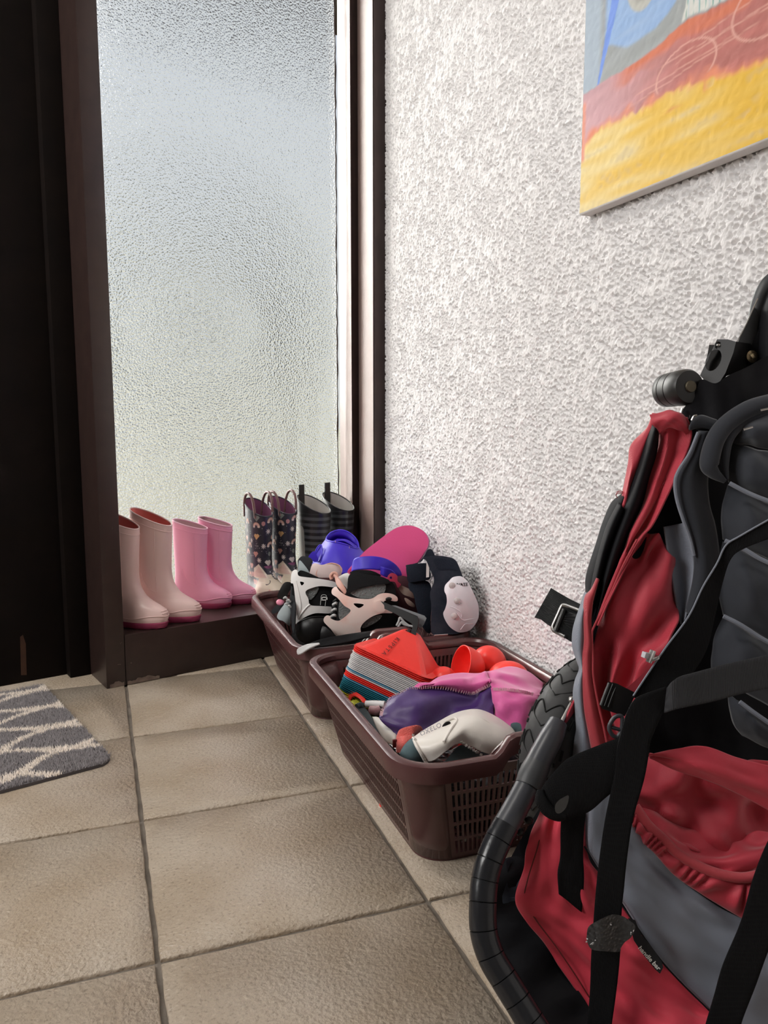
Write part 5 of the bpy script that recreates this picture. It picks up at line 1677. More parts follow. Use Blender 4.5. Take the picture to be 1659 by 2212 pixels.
# --- lower panels
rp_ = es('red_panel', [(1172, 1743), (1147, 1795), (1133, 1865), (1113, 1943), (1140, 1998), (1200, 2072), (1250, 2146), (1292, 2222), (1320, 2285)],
   [(1262, 1748), (1272, 1848), (1300, 1893), (1350, 1966), (1400, 2038), (1452, 2102), (1522, 2174), (1570, 2222), (1600, 2285)], [.845, .842, .838, .832, .826, .82, .806, .790, .775], [.832, .826, .822, .816, .81, .804, .794, .782, .772], RFAB_LIT, .002, bulge=.006, wr=.0042, nu=90, nv=56, seed=21, wc=(15, 10))
tube('panel_hem', [at(*p) for p in ((1188, 1756, .842), (1172, 1790, .838), (1160, 1835, .834), (1140, 1900, .830), (1134, 1945, .827), (1160, 1990, .822), (1205, 2050, .814), (1255, 2125, .806), (1300, 2200, .80))], .0007, MATS['maroon_tab'], rp_, n=80, seg=6)
es('slate_panel', [(1258, 1715), (1264, 1831), (1300, 1890), (1350, 1964), (1433, 2080), (1530, 2180), (1600, 2240), (1640, 2285)],
   [(1345, 1690), (1370, 1772), (1413, 1843), (1482, 1910), (1555, 1960), (1640, 2004), (1690, 2050), (1760, 2200)], [.838, .828, .820, .813, .803, .793, .782, .775], [.826, .818, .812, .806, .80, .792, .787, .78], SLATE, .002, bulge=.007, wr=.0042, nu=80, nv=50, seed=31, wc=(13, 9))
tube('panel_piping', [at(*p) for p in ((1262, 1828, .826), (1291, 1876, .82), (1350, 1964, .81), (1433, 2081, .80), (1530, 2181, .79), (1560, 2212, .787))], .0008, BFAB, push, n=60, seg=6)
es('slate_corner', [(1668, 2060), (1634, 2128), (1612, 2190), (1602, 2225)], [(1690, 2080), (1668, 2130), (1668, 2190), (1668, 2225)], .80, .795, SLATE, bulge=.004, wr=.003)

# --- red pocket with its gathered hem
es('pocket_back', [(1388, 1632), (1370, 1700), (1362, 1750), (1374, 1790)], [(1672, 1650), (1672, 1740), (1672, 1820), (1672, 1900)], [.842, .845, .842, .832], [.822, .825, .82, .812], RFAB, .002, bulge=.008, wr=.013, nu=60, nv=60, seed=44, wc=(6, 8))
sheet('pocket_pouch', [[(1374, 1745, .828), (1440, 1765, .835), (1530, 1790, .835), (1600, 1800, .822), (1672, 1800, .81)],
                       [(1372, 1762, .820), (1436, 1795, .812), (1525, 1830, .81), (1600, 1845, .80), (1672, 1840, .795)],
                       [(1374, 1776, .818), (1432, 1812, .806), (1474, 1846, .802), (1535, 1880, .796), (1604, 1894, .79), (1672, 1884, .785)][:5]], RFAB, push, 36, 60, .002, wr=.006, seed=47, wcells=(5, 9))
tube('elastic_roll', [at(*p) for p in ((1372, 1742, .822), (1400, 1782, .814), (1433, 1813, .806), (1471, 1849, .80), (1535, 1882, .793), (1604, 1896, .787), (1672, 1882, .782))], .0052, RBIND, push, n=120, seg=12)
es('gathered_hem', [(1366, 1752), (1392, 1784), (1433, 1815), (1471, 1851), (1535, 1885), (1604, 1900), (1672, 1890)],
   [(1362, 1792), (1385, 1820), (1411, 1842), (1455, 1889), (1507, 1930), (1600, 1984), (1672, 2018)], [.822, .815, .808, .802, .795, .789, .784], [.82, .815, .81, .804, .798, .79, .785], RFAB, .002, bulge=.007, wr=.002, nu=120, nv=20, seed=51,
   fold=lambda a, b: .0032 * np.sin(a * 95 + 3 * np.sin(a * 21) + b * 4) * np.sin(np.pi * b))
sheet('pocket_flap', [[(1400, 1630, .80), (1460, 1618, .795), (1521, 1612, .79), (1590, 1635, .785), (1672, 1657, .78)], [(1402, 1632, .799), (1464, 1642, .79), (1536, 1655, .782), (1605, 1680, .778), (1672, 1705, .775)],
                      [(1404, 1636, .80), (1466, 1665, .795), (1549, 1697, .79), (1612, 1726, .786), (1672, 1757, .782)]], RFAB, push, 24, 50, .002, wr=.002, seed=61)

# --- upper folds
redL = [(1405, 893), (1416, 940), (1410, 990), (1396, 1040), (1385, 1087), (1362, 1140), (1346, 1184), (1316, 1268), (1288, 1345)]
redR = [(1484, 902), (1491, 935), (1481, 975), (1461, 1022), (1435, 1075), (1405, 1130), (1376, 1168), (1318, 1288), (1292, 1352)]
sheet('red_fold', [[(l[0], l[1], .885), (l[0] * .65 + r[0] * .35, l[1] * .65 + r[1] * .35, .868), (l[0] * .35 + r[0] * .65, l[1] * .35 + r[1] * .65, .876), (r[0], r[1], .862)] for l, r in zip(redL, redR)], RFAB, push, 70, 24, .002, wr=.003, seed=71, wcells=(7, 4))
sheet('red_fold', [[(1404, 897, .872), (1440, 884, .862), (1466, 889, .86), (1490, 912, .866)], [(1410, 915, .866), (1440, 905, .855), (1466, 908, .854), (1490, 925, .862)], [(1424, 938, .872), (1445, 925, .862), (1470, 930, .862), (1488, 945, .868)]], RFAB, push, 20, 24, .002, wr=.002, seed=72)
es('black_fold', [(1408, 916), (1394, 950), (1376, 1010), (1362, 1050), (1342, 1104), (1320, 1165), (1302, 1230), (1290, 1310), (1280, 1350)],
   [(1424, 930), (1420, 975), (1404, 1030), (1388, 1088), (1366, 1142), (1348, 1186), (1320, 1264), (1296, 1330), (1288, 1352)], .884, .882, BFAB, .002, bulge=.014, nu=60, nv=20)
es('red_fold', [(1411, 893), (1396, 924), (1364, 961), (1356, 998), (1349, 1048), (1340, 1090), (1322, 1150)], [(1414, 915), (1404, 945), (1384, 1005), (1368, 1050), (1350, 1100), (1335, 1140), (1326, 1156)], .892, .886, RFAB, .002, bulge=.008, wr=.002, nu=50)
es('black_fold', [(1343, 1066), (1320, 1086), (1302, 1126), (1289, 1167), (1266, 1241), (1264, 1280), (1258, 1300)], [(1352, 1080), (1344, 1120), (1324, 1170), (1306, 1230), (1292, 1280), (1284, 1320), (1276, 1340)], .90, .888, BFAB, .002, bulge=.010, nu=50, nv=20)
es('black_fold', [(1335, 1085), (1312, 1130), (1296, 1180), (1280, 1245), (1274, 1290)], [(1350, 1100), (1330, 1150), (1312, 1200), (1298, 1260), (1286, 1310)], .884, .882, BFAB, .002, bulge=.012, nu=40, nv=16)
for k in range(5):
    tube('frayed_thread', [at(1346, 1062 + k, .89), at(1338 - 2 * k, 1060 + 2 * k, .89), at(1330 + k, 1064 + 3 * k, .892)], .0003, RBIND, push, n=10, seg=5)
# inner red field between binding and slate strap
sheet('inner_red', [[(1392, 1150, .880), (1422, 1158, .878), (1446, 1190, .875)], [(1345, 1222, .885), (1398, 1212, .872), (1456, 1215, .878)], [(1292, 1348, .885), (1375, 1330, .862), (1466, 1315, .872)],
                    [(1282, 1420, .885), (1352, 1420, .872), (1440, 1405, .850)], [(1288, 1505, .885), (1335, 1500, .872), (1395, 1490, .845)], [(1308, 1605, .875), (1335, 1590, .86), (1365, 1570, .845)]], RFAB, push, 60, 40, .002, wr=.011, seed=81, wcells=(7, 6))
patch('inner_flap', [(1353, 1487), (1380, 1463), (1406, 1440), (1395, 1470), (1374, 1499)], lambda u, v: .836, .003, RFAB, push, step=6, rounded=False)
# outer slate edge and long red binding
es('outer_slate', [(1262, 1278), (1252, 1310), (1243, 1336), (1236, 1366), (1236, 1399), (1246, 1430), (1250, 1446), (1241, 1471), (1237, 1502), (1241, 1538), (1243, 1574), (1237, 1602), (1237, 1650)],
   [(1285, 1290), (1268, 1320), (1266, 1345), (1268, 1375), (1266, 1400), (1264, 1430), (1264, 1448), (1264, 1475), (1266, 1505), (1268, 1540), (1276, 1580), (1284, 1612), (1290, 1650)], .892, .880, SLATE, .002, bulge=.011, nu=90, nv=20)
es('red_binding', [(1288, 1247), (1276, 1272), (1263, 1290), (1259, 1330), (1261, 1385), (1257, 1421), (1257, 1475), (1261, 1529), (1270, 1583), (1277, 1620)],
   [(1294, 1255), (1287, 1285), (1281, 1310), (1279, 1345), (1280, 1390), (1281, 1420), (1281, 1460), (1292, 1518), (1303, 1565), (1312, 1606)], .876, .872, RBIND, .003, bulge=.007, nu=80, nv=12, wr=.0008)
tube('binding_edge', [at(*p) for p in ((1376, 1165, .860), (1346, 1222, .862), (1316, 1290, .866), (1284, 1352, .868), (1279, 1372, .869), (1281, 1420, .869), (1282, 1460, .868), (1292, 1518, .868), (1303, 1565, .867), (1311, 1604, .867))], .0013, RBIND, push, n=90, seg=8)
es('red_lining', [(1243, 1512), (1226, 1548), (1211, 1582), (1206, 1605), (1209, 1632), (1214, 1652)], [(1245, 1530), (1244, 1574), (1240, 1602), (1239, 1622), (1240, 1640), (1240, 1655)], .888, .893, RFAB, .002, bulge=-.004, nu=40)
# slate loop behind the shoulder strap and the draped hood cloth
es('slate_fold', [(1436, 1138), (1450, 1230), (1464, 1310), (1473, 1348)], [(1476, 1130), (1497, 1205), (1494, 1260), (1476, 1348)], .872, .866, SLATE, .002, bulge=-.010, nu=40)
es('hood_cloth', [(1508, 930), (1489, 978), (1465, 1015), (1457, 1042), (1461, 1079), (1474, 1121), (1489, 1163), (1498, 1200), (1496, 1250), (1480, 1320)],
   [(1545, 932), (1536, 985), (1530, 1040), (1534, 1090), (1545, 1130), (1552, 1170), (1556, 1210), (1556, 1260), (1545, 1320), (1530, 1380)], .862, .872, DSLATE, .002, bulge=.012, nu=70, nv=20)
tube('hood_piping', [at(*p) for p in ((1508, 934, .855), (1489, 980, .855), (1466, 1016, .855), (1458, 1042, .855), (1462, 1079, .855), (1475, 1121, .855), (1490, 1163, .856), (1499, 1200, .857))], .0018, SLATE, push, n=60, seg=8)
es('hood_band', [(1493, 905), (1515, 896), (1545, 905), (1572, 912)], [(1490, 930), (1512, 925), (1540, 930), (1562, 938)], .858, .858, DSLATE, .003, bulge=.003, nu=30, nv=10)
tube('hood_ring', [at(1494, 908, .854), at(1499, 899, .853), at(1506, 897, .852)], .0012, STEEL, push, seg=8)

# --- quilted pad
def pad(tl, tr, br, bl, d, bulge=.016, seed=1):
    q = np.array([tl, tr, br, bl], float)
    rows = []
    for f in np.linspace(0, 1, 5):
        a = q[0] * (1 - f) + q[3] * f; b_ = q[1] * (1 - f) + q[2] * f
        row = []
        for g in np.linspace(0, 1, 5):
            p = a * (1 - g) + b_ * g
            bw = math.sin(math.pi * f) ** .6
            x = p[0] - (9 * bw if g == 0 else 0)
            row.append((x, p[1], d + .020 * (1 - g) ** 3 - bulge * bw * (0.15 + .85 * min(1, g * 2.2))))
        rows.append(row)
    sheet('pad_roll', rows, DSLATE, push, 26, 26, .003, wr=.0012, seed=seed)


for k, (tl, tr, br, bl) in enumerate((((1585, 915), (1676, 888), (1676, 975), (1578, 954)), ((1578, 957), (1676, 979), (1676, 1088), (1572, 1042)), ((1572, 1046), (1676, 1092), (1676, 1218), (1562, 1165)),
                                      ((1562, 1170), (1676, 1224), (1676, 1392), (1562, 1328)), ((1560, 1334), (1676, 1398), (1676, 1535), (1537, 1452)), ((1572, 1500), (1676, 1565), (1676, 1625), (1602, 1590)))):
    pad(tl, tr, br, bl, .845, seed=90 + k)
for P_ in (((1576, 1044), (1610, 1062), (1640, 1075), (1676, 1088)), ((1566, 1168), (1600, 1182), (1640, 1206), (1676, 1222)), ((1563, 1331), (1600, 1350), (1640, 1376), (1676, 1396)), ((1598, 1516), (1630, 1540), (1676, 1572))):
    tube('pad_piping', [at(u, v, .838 - .004 * k) for k, (u, v) in enumerate(P_)], .0024, SLATE, push, n=30, seg=8)
for P_, r in ((((1676, 868), (1620, 884), (1572, 915), (1545, 950), (1532, 1000), (1540, 1020), (1566, 1040)), .010), (((1676, 890), (1640, 897), (1600, 915), (1572, 950), (1566, 1000), (1572, 1035)), .006)):
    tube('collar_roll', [at(u, v, .848) for u, v in P_], [r] * (len(P_) - 2) + [r * .7, r * .25], DSLATE, push, n=60, seg=14)
for (a, b_) in (((1606, 928), (1626, 922)), ((1643, 886), (1662, 882))):
    tube('zip_glint', [at(*a, .826), at(*b_, .824)], .0012, STEEL, push, seg=6, n=6)

# --- top: black cover, plastic knuckle, roller joint, hood bow
patch('black_cover', [(1470, 895), (1500, 850), (1515, 820), (1545, 828), (1572, 812), (1610, 795), (1676, 770), (1676, 880), (1620, 888), (1570, 915), (1540, 950), (1505, 930), (1490, 905)], lambda u, v: .868 - .012 * math.sin((u - 1490) / 60), .012, BFAB, push, step=10, wr=.003)
kd = plane3((1550, 735, .884), (1512, 812, .880), (1590, 740, .872))
ell = [(1541 + 15.5 * math.cos(a) * math.cos(.45) + 25 * math.sin(a) * math.sin(.45), 778 + 15.5 * math.cos(a) * -math.sin(.45) * -1 * 0 - 25 * math.sin(a) * math.cos(.45) + 15.5 * math.cos(a) * math.sin(.45)) for a in np.linspace(0, 2 * math.pi, 20, endpoint=False)]
kn_ = patch('knuckle_plate', [(1549, 733), (1572, 733), (1590, 738), (1584, 762), (1567, 806), (1550, 832), (1537, 837), (1512, 811)], kd, .006, PBOX, push, rounded=False, step=8, holes=[ell])
patch('knuckle_inside', [(1532, 745), (1575, 745), (1565, 805), (1520, 808)], lambda u, v: kd(u, v) + .012, .004, BLKP, push, rounded=False, step=12)
patch('knuckle_side', [(1590, 738), (1640, 745), (1646, 795), (1605, 800), (1570, 812), (1550, 832), (1567, 806), (1584, 762)], plane3((1590, 738, .8725), (1640, 745, .895), (1567, 806, .8735)), .006, BLKP, push, rounded=False, step=10)
ellipsoid('hole_glint', at(1551, 746, kd(1551, 746) - .0005), (.0026, .0026, .0018), STEEL, kn_, nu=8, nv=12)  # bright bead standing for the glint in the small hole
tube('hole_ring', [at(1551 + 6 * math.cos(a), 746 + 7 * math.sin(a), kd(1551, 746)) for a in np.linspace(0, 2 * math.pi, 12, endpoint=False)], .0009, BLKP, kn_, n=30, seg=6, closed=True)
lathe('rivet_cap', [(.0001, .0035), (.003, .003), (.0042, .001), (.007, 0), (.007, -.003)], at(1625, 770, .886), -FWD + RGT * .2, mat('brass_rivet', (.45, .36, .22), .35, metal=1.0), push, 16)
cax = RGT * .25 - FWD * .97 - UPV * .05
c0 = at(1443, 843, .905)
ro_ = lathe('roller', [(.0001, -.006), (.0165, -.006), (.0188, -.003), (.0192, .004), (.0192, .0048), (.0180, .0054), (.0180, .0060), (.0194, .0066), (.0194, .0175), (.0182, .0180), (.0182, .0188), (.0196, .0196), (.0200, .026), (.0196, .036), (.0175, .040), (.0120, .041), (.0001, .041)], c0, cax, mat('roller_black', (.014, .014, .014), .42), push, 40)
lathe('roller_bolt', [(.0001, .0025), (.0060, .0022), (.0066, .0008), (.0066, -.002)], c0 + cax / np.linalg.norm(cax) * .041, cax, mat('bronze_bolt', (.09, .075, .05), .45, metal=.6), ro_, 20)
es('joint_arm', [(1500, 862), (1520, 872), (1560, 880)], [(1488, 905), (1520, 915), (1560, 925)], .872, .866, BLKP, .01)
tube('joint_pin', [at(1471, 892, .866), at(1474, 882, .866)], .0016, STEEL, push, n=6, seg=8)
patch('hood_bow', [(1630, 664), (1637, 680), (1636, 731), (1640, 748), (1594, 739), (1606, 712), (1620, 684)], plane3((1630, 664, .885), (1594, 739, .88), (1637, 731, .89)), .010, PBOX, push, step=8, rounded=False)
tube('hood_wire', [at(1592, 738, .876), at(1612, 700, .878), at(1628, 664, .880), at(1637, 645, .882)], .0007, STEEL, push, n=20, seg=6)
es('hood_grey_band', [(1676, 578), (1646, 604), (1626, 642), (1615, 690), (1608, 735)], [(1690, 600), (1668, 625), (1652, 660), (1645, 700), (1645, 745)], .898, .893, PBOX, .004, bulge=.004, nu=40)  # grey band outside the hood bow
es('hood_lining', [(1676, 610), (1655, 640), (1640, 690), (1636, 740), (1640, 790)], [(1700, 620), (1690, 660), (1684, 700), (1680, 750), (1676, 800)], .890, .875, BFAB, .004, bulge=.012, nu=40)

# --- straps
es('shoulder_strap', [(1672, 1116), (1600, 1157), (1568, 1178), (1548, 1218), (1518, 1268), (1487, 1332), (1440, 1396), (1403, 1450), (1366, 1506)],
   [(1672, 1160), (1610, 1184), (1580, 1206), (1562, 1256), (1545, 1330), (1528, 1400), (1500, 1450), (1470, 1490), (1440, 1530)], [.775, .79, .80, .805, .805, .80, .80, .80, .80], [.775, .79, .80, .81, .815, .815, .81, .80, .80], WEB, .002, nu=70, nv=12)
tube('strap_edge', [at(*p) for p in ((1672, 1116, .774), (1600, 1157, .789), (1568, 1178, .799), (1548, 1218, .804), (1518, 1268, .804), (1487, 1332, .799), (1440, 1396, .799), (1403, 1450, .799), (1368, 1503, .799))], .0010, SLATE, push, n=70, seg=6)
es('cross_strap', [(1672, 1413), (1579, 1433), (1503, 1453), (1473, 1461), (1452, 1472), (1440, 1486)], [(1672, 1485), (1599, 1500), (1539, 1516), (1490, 1526), (1455, 1534), (1434, 1540)], [.765, .768, .772, .772, .776, .786], [.765, .768, .772, .772, .776, .786], mat('ribbed_webbing', (.028, .028, .032), .8, weave=1.0, wscale=330), .002, nu=60, nv=14)
es('waist_strap', [(1440, 1484), (1400, 1497), (1373, 1510), (1355, 1540), (1343, 1580), (1333, 1620), (1326, 1680), (1308, 1766), (1297, 1840), (1290, 1900), (1284, 1970), (1278, 2060), (1275, 2140), (1268, 2225), (1262, 2285)],
   [(1440, 1530), (1432, 1540), (1425, 1555), (1414, 1580), (1405, 1605), (1400, 1640), (1390, 1690), (1367, 1772), (1354, 1860), (1348, 1920), (1343, 1970), (1340, 2055), (1333, 2130), (1320, 2225), (1312, 2285)],
   [.79, .785, .782, .782, .784, .786, .787, .788, .787, .786, .785, .782, .780, .774, .765], [.79, .785, .782, .782, .782, .782, .782, .782, .782, .782, .782, .780, .778, .772, .764], WEB, .002, nu=110, nv=10)
es('side_strap', [(1672, 1795), (1650, 1840), (1626, 1904), (1601, 1993), (1563, 2084), (1543, 2153), (1522, 2225), (1508, 2285)], [(1730, 1880), (1710, 1940), (1690, 1985), (1660, 2054), (1632, 2131), (1607, 2195), (1598, 2225), (1580, 2285)], .765, .76, WEB, .002, nu=60, nv=10)
es('folded_strap', [(1400, 1562), (1345, 1590), (1300, 1607), (1231, 1636), (1204, 1659), (1176, 1693), (1164, 1716)], [(1400, 1640), (1350, 1690), (1310, 1722), (1275, 1752), (1240, 1765), (1212, 1768), (1190, 1756)], [.79, .792, .795, .80, .803, .806, .812], [.79, .79, .792, .796, .798, .80, .806], WEB, .002, bulge=.004, nu=60, nv=16)
tube('strap_fold', [at(*q) for q in ((1168, 1706, .807), (1169, 1728, .803), (1184, 1750, .801), (1206, 1762, .801), (1222, 1764, .80))], [.0035, .0062, .0066, .0058, .003], WEB, push, n=40, seg=14)
patch('loop_lining', P8([(1100, 1330), (1140, 1270), (1200, 1230), (1262, 1208), (1255, 1290), (1220, 1370), (1160, 1420), (1110, 1410)], 1000, 1500, 5.53), lambda u, v: .7885, .0015, mat('worn_webbing', (.06, .058, .056), .85, weave=.6, wscale=500), push, step=5)
es('strap_end', [(1213, 1745), (1211, 1800), (1211, 1850), (1206, 1888), (1208, 1932)], [(1268, 1740), (1262, 1800), (1260, 1850), (1262, 1900), (1256, 1970)], [.80, .812, .816, .814, .816], [.80, .812, .816, .816, .816], WEB, .002, nu=50, nv=12, wr=.001)
patch('velcro_tab', P8([(1110, 690), (1130, 625), (1200, 580), (1270, 545), (1345, 520), (1430, 535), (1500, 580), (1545, 630), (1510, 720), (1450, 770), (1415, 820), (1400, 855), (1280, 850), (1160, 835), (1115, 770)], 1000, 1850, 4.1475), lambda u, v: .772 - .003 * math.sin(u * .05), .005, FUZZ, push, step=7, wr=.002)
rl = random.Random(4)
for k in range(9):
    u, v = rl.choice(((1271, 2028), (1281, 2036), (1318, 1994), (1337, 1996), (1366, 2016), (1280, 2050)))
    u += rl.uniform(-5, 5); v += rl.uniform(-7, 7)
    tube('lint', [at(u, v, .768), at(u + rl.uniform(-3, 3), v + rl.uniform(-2, 3), .767), at(u + rl.uniform(-4, 4), v + rl.uniform(-3, 5), .768)], .0004, LACE, push, n=6, seg=5)
TAGM = mat('black_woven_label', (.012, .012, .016), .7)
td_ = plane3((1360, 1985, .796), (1428, 2100, .786), (1420, 2060, .788))
wl_ = patch('woven_label', P8([(205, 1385), (260, 1400), (310, 1520), (390, 1610), (470, 1730), (480, 1770), (455, 1820), (420, 1790), (330, 1680), (250, 1560)], 1300, 1600, 3.615), td_, .002, TAGM, push, step=6, rounded=False)
_a = at(1382, 2047, td_(1382, 2047)); _b = at(1423, 2092, td_(1423, 2092))
text('label_lettering', 'handle bar', (_a + _b) / 2 - FWD * .0004, _b - _a, UPV, .0064, STK, wl_, .0003, bold=.0001)

# --- loops and buckles
sd_ = plane3((1190, 1270, .972), (1154, 1334, .972), (1250, 1340, .905))
patch('side_webbing', P8([(388, 165), (470, 215), (600, 290), (770, 375), (700, 850), (560, 770), (470, 725), (405, 640), (340, 600), (270, 545), (190, 520)], 1120, 1240, 5.53), sd_, .003, WEB, push, step=9, rounded=False, wr=.002)
es('webbing_lap', P8([(530, 420), (600, 450), (720, 500)], 1120, 1240, 5.53), P8([(430, 690), (530, 740), (680, 810)], 1120, 1240, 5.53), [.935, .92, .898], [.935, .92, .898], WEB, .002, nu=20, nv=10)
tube('wire_loop', [at(u, v, sd_(u, v) - .006) for u, v in P8([(760, 450), (620, 395), (545, 372), (515, 390), (470, 490), (415, 610), (408, 655), (440, 690), (560, 750)], 1120, 1240, 5.53)], .0021, STEEL, push, n=60, seg=10)
tube('loop_bar', [at(u, v, sd_(u, v) - .010) for u, v in P8([(552, 425), (500, 550), (445, 685)], 1120, 1240, 5.53)], .0030, mat('glossy_black', (.02, .02, .02), .12), push, n=16, seg=10)
box('buckle_prong', at(1406, 1418, .795), (.0030, .006, .0130), STEEL, push, R=np.array(Matrix.Rotation(.4, 3, 'Y')), bevel=.0006)
box('buckle_prong', at(1398, 1416, .797), (.010, .006, .006), MATS['grey_print'], push, R=np.array(Matrix.Rotation(.3, 3, 'Y')), bevel=.001)
box('buckle_prong', at(1413, 1421, .796), (.008, .006, .0035), STEEL, push, R=np.array(Matrix.Rotation(-.2, 3, 'Y')), bevel=.0006)
bb_ = patch('buckle_body', P8([(970, 1560), (1020, 1430), (1075, 1285), (1120, 1295), (1170, 1305), (1400, 1420), (1380, 1480), (1270, 1700), (1090, 1640), (1000, 1610)], 1120, 1240, 5.53), lambda u, v: .822 - .0001 * (u - 1296), .014, BLKP, push, step=8, rounded=False)
for k in range(3):
    tube('buckle_rib', [at(u, v, .820) for u, v in P8([(1085 + 45 * k, 1300 + 12 * k), (1030 + 45 * k, 1440 + 12 * k), (985 + 45 * k, 1565 + 12 * k)], 1120, 1240, 5.53)], .0016, PBOX if k == 0 else BLKP, bb_, n=16, seg=8)
tube('ladder_ring', [at(u, v, .806) for u, v in P8([(1230, 1700), (1160, 1705), (1100, 1780), (1085, 1850), (1120, 1920), (1180, 1945), (1225, 1880), (1240, 1780)], 1120, 1240, 5.53)], .0022, FRAMEM, push, n=50, seg=10, closed=True)
tube('ladder_bar', [at(u, v, .806) for u, v in P8([(1110, 1830), (1215, 1860)], 1120, 1240, 5.53)], .002, FRAMEM, push, n=8, seg=8)

# ------------------------------------------------------------------ painting on the wall
CANV = mat('painted_canvas', (.5, .5, .5), 0.75, paint=True, weave=.15, wscale=520, bump=.10, bscale=60, bdist=.002)
CEDGE = mat('bare_canvas_edge', (.62, .59, .57), .85, bump=.3, bscale=200)


def painting():
    px_, t_ = 0.678, 0.019
    y0, y1, z0, z1 = 0.2285, -0.52, 0.9235, 1.62
    root = thing('painting', (px_ + t_ / 2, (y0 + y1) / 2, z0), 'unframed abstract canvas with blue, red and yellow bands on the white wall', 'painting')
    ny, nz = 420, 360
    Y, Zz = np.meshgrid(np.linspace(y0, y1, ny), np.linspace(z0, z1, nz), indexing='ij')
    # the paint: s across (0 at the left edge), h up from the bottom edge, in metres
    s = (y0 - Y); h = Zz - z0
    n1 = smooth_noise(ny, nz, 34, 30, 1); n2 = smooth_noise(ny, nz, 110, 110, 2); n3 = smooth_noise(ny, nz, 14, 80, 3); n4 = smooth_noise(ny, nz, 10, 10, 4)
    c = np.zeros((ny, nz, 3))
    yel = np.array((.78, .53, .13)); yel2 = np.array((.74, .44, .035)); pale = np.array((.80, .66, .34))
    k = np.clip(.35 + .5 * n3 + s * 2.2, 0, 1)[..., None]
    c[:] = pale * (1 - k) + yel * k
    k2 = np.clip(.45 * n4 + s * 2.2 - .25 + .3 * n3, 0, 1)[..., None]
    c = c * (1 - k2) + yel2 * k2
    gr = sm(np.abs(n3 * .8 + n2 * .3), .45, .95)[..., None] * .4
    c = c * (1 - gr) + np.array((.55, .42, .27)) * gr

    def blend(mask, col):
        nonlocal c
        m_ = np.clip(mask, 0, 1)[..., None]
        c = c * (1 - m_) + np.array(col) * m_
    e1 = np.interp(s, [0, .05, .11, .17, .19, .26, .315, .36, .75], [.096, .113, .109, .107, .112, .100, .091, .086, .08]) + .004 * n1 + .0025 * n2
    e2 = np.interp(s, [0, .033, .113, .167, .211, .265, .30, .75], [.174, .173, .173, .175, .183, .178, .174, .17]) + .0022 * n1 + .0012 * n2
    kk = np.clip(s / .26 + .15 * n4, 0, 1)[..., None]
    redc = (np.array((.58, .36, .40)) * (1 - kk) + np.array((.43, .135, .115)) * kk) * (1 + .12 * n3[..., None])
    m_ = sm(h - e1, -.0025, .0025)[..., None]
    c = c * (1 - m_) + redc * m_
    blend((sm(h - e1, -.008, -.001) * (1 - sm(h - e1, .002, .012 + .006 * n1))) * np.clip(.6 + .6 * n1, 0, 1), (.74, .25, .14))
    blend(sm(h, .080, .088) * (1 - sm(h - e1, -.003, .002)) * sm(s, .17, .20) * (1 - sm(s, .255, .275)) * sm(n1 + .6 * n3, .1, .5) * .8, (.70, .26, .11))
    blend((1 - sm(s, .004, .012)) * sm(h, .07, .08) * (1 - sm(h, .155, .165)), (.72, .30, .22))
    blend((sm(h - e2, -.022 + .006 * n1, -.014) * (1 - sm(h - e2, -.002, .003)) * sm(s, .06, .11)) * np.clip(.65 + .5 * n3, 0, 1), (.56, .15, .075))
    # scratched arcs and strokes through the red
    r_ = np.hypot((s - .225) * .55, h - .125)
    blend((1 - sm(np.abs(r_ - .030), .0005, .0016)) * sm(h - e1, .004, .01) * (1 - sm(h - e2, -.012, -.006)) * .8, (.68, .36, .30))
    r_ = np.hypot((s - .36) * .6, h - .145)
    blend((1 - sm(np.abs(r_ - .034), .0005, .0018)) * sm(h - e1, .002, .008) * .8, (.68, .36, .30))
    for q, (hh, sl, s0, s1) in enumerate(((.122, .06, .10, .33), (.129, .02, .12, .30), (.137, .05, .20, .36), (.145, -.03, .17, .36), (.150, .06, .24, .40))):
        blend((1 - sm(np.abs(h - hh - sl * (s - .2) - .0012 * n1), .0004, .0013)) * sm(s, s0, s0 + .02) * (1 - sm(s, s1, s1 + .02)) * .65, (.68, .36, .30))
    gm = sm(h - e2, -.0015, .002)
    blend(gm, (.29, .31, .31))
    blend(gm * np.clip(.4 + .6 * n3, 0, 1) * .5, (.37, .40, .43))
    blend(gm * (1 - sm(s, .032, .050)), (.36, .43, .51))
    # broad blue sweep, strong blue wedge, smudged oval, white striped panel
    lo = np.interp(s, [.04, .07, .104, .131, .165, .187, .204, .23, .30], [.222, .215, .200, .197, .198, .205, .217, .26, .45]) + .002 * n1
    sweep = sm(h - lo, -.003, .004) * sm(s, .046, .058)
    blend(gm * sweep, (.27, .41, .66))
    blend(gm * sweep * np.clip(n3, 0, 1) * .6, (.37, .50, .70))
    wc2 = .039 + (h - .178) * .36; ww2 = .0030 + (h - .178) * .075
    blend(gm * (1 - sm(np.abs(s - wc2) - ww2, -.0015, .0015)), (.16, .28, .70))
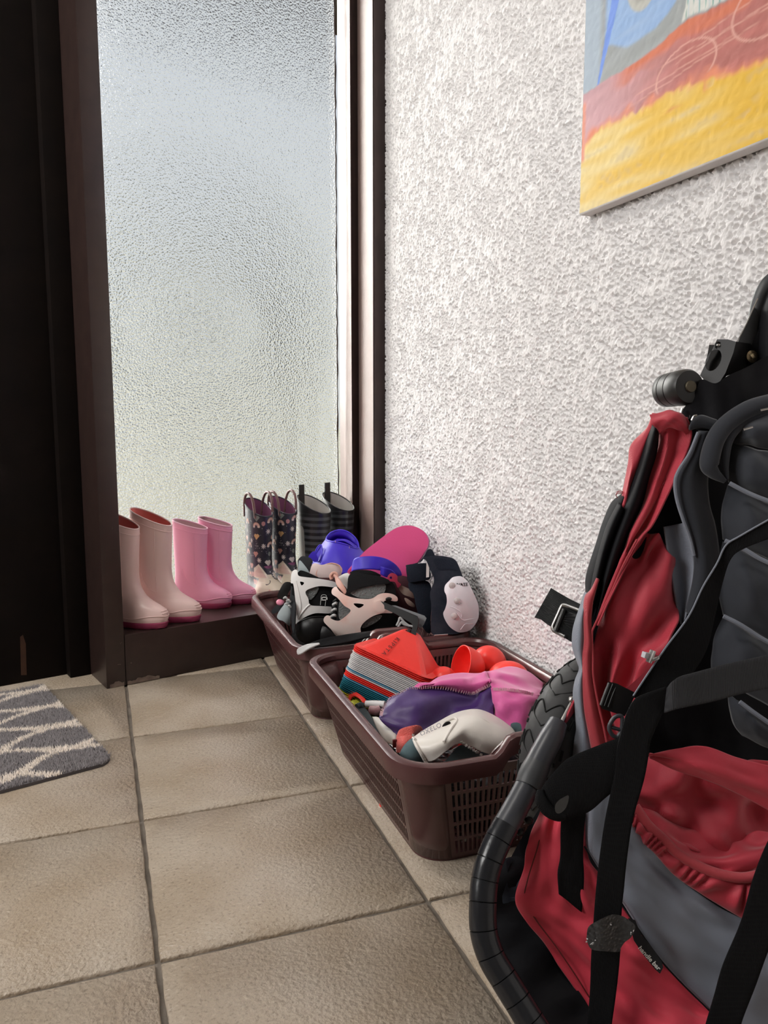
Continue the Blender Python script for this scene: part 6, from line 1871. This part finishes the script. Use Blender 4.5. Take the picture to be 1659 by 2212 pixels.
    oval = np.hypot((s - .137) / .040, (h - .285) / .052)
    blend(gm * (1 - sm(oval, .94, 1.03)), (.46, .46, .42))
    blend(gm * (1 - sm(oval, .6, .92)) * np.clip(.3 + n2, 0, 1) * .8, (.24, .23, .21))
    wl_ = sm(s - np.interp(h, [.18, .205, .4], [.214, .222, .262]), -.002, .002) * sm(h - e2, .001, .004) * (1 - sm(s, .40, .41))
    blend(wl_, (.66, .66, .62))
    blend(wl_ * sm(np.cos(s * 560 + .5 * n1), .86, .97), (.13, .33, .29))
    blend(wl_ * sm(np.cos(s * 350 + 2), .93, .99) * .8, (.38, .54, .66))
    c = np.clip(c * .94, 0, 1)
    # front sheet, then sides
    X = np.full_like(Y, px_) + .0004 * n2
    A = np.stack([X, Y, Zz], -1)
    mk('canvas_front', A.reshape(-1, 3), quads(ny, nz), CANV, root, True, c.reshape(-1, 3))
    ob = bpy.data.objects['canvas_front']; fixn(ob)
    e = .0005
    # rounded edge strips
    def strip(p, q, nrm):
        p = np.array(p); q = np.array(q); nrm = np.array(nrm, float)
        rows = []
        for f in (0, .25, .5, .75, 1):
            a = f * math.pi / 2
            off = np.array([-.0026 * math.cos(a) + .0026 + px_ - px_, 0, 0]) + nrm * (.0026 * math.sin(a) - .0026 * 0)
            rows.append((p + off, q + off))
        rows.append((p + np.array([t_, 0, 0]) + nrm * .0026, q + np.array([t_, 0, 0]) + nrm * .0026))
        Vv = [r for pq in rows for r in pq]
        o = mk('canvas_edge', Vv, quads(len(rows), 2), CEDGE, root, 'auto')
        fixn(o)
    strip((px_, y0, z0), (px_, y1, z0), (0, 0, -1)); strip((px_, y0, z1), (px_, y1, z1), (0, 0, 1))
    strip((px_, y0, z0), (px_, y0, z1), (0, 1, 0)); strip((px_, y1, z0), (px_, y1, z1), (0, -1, 0))
    box('stretcher_bar', (px_ + t_ - .006, (y0 + y1) / 2, z0 + .02), (.010, abs(y1 - y0) - .01, .036), mat('stretcher_wood', (.4, .28, .16), .7), root)


painting()
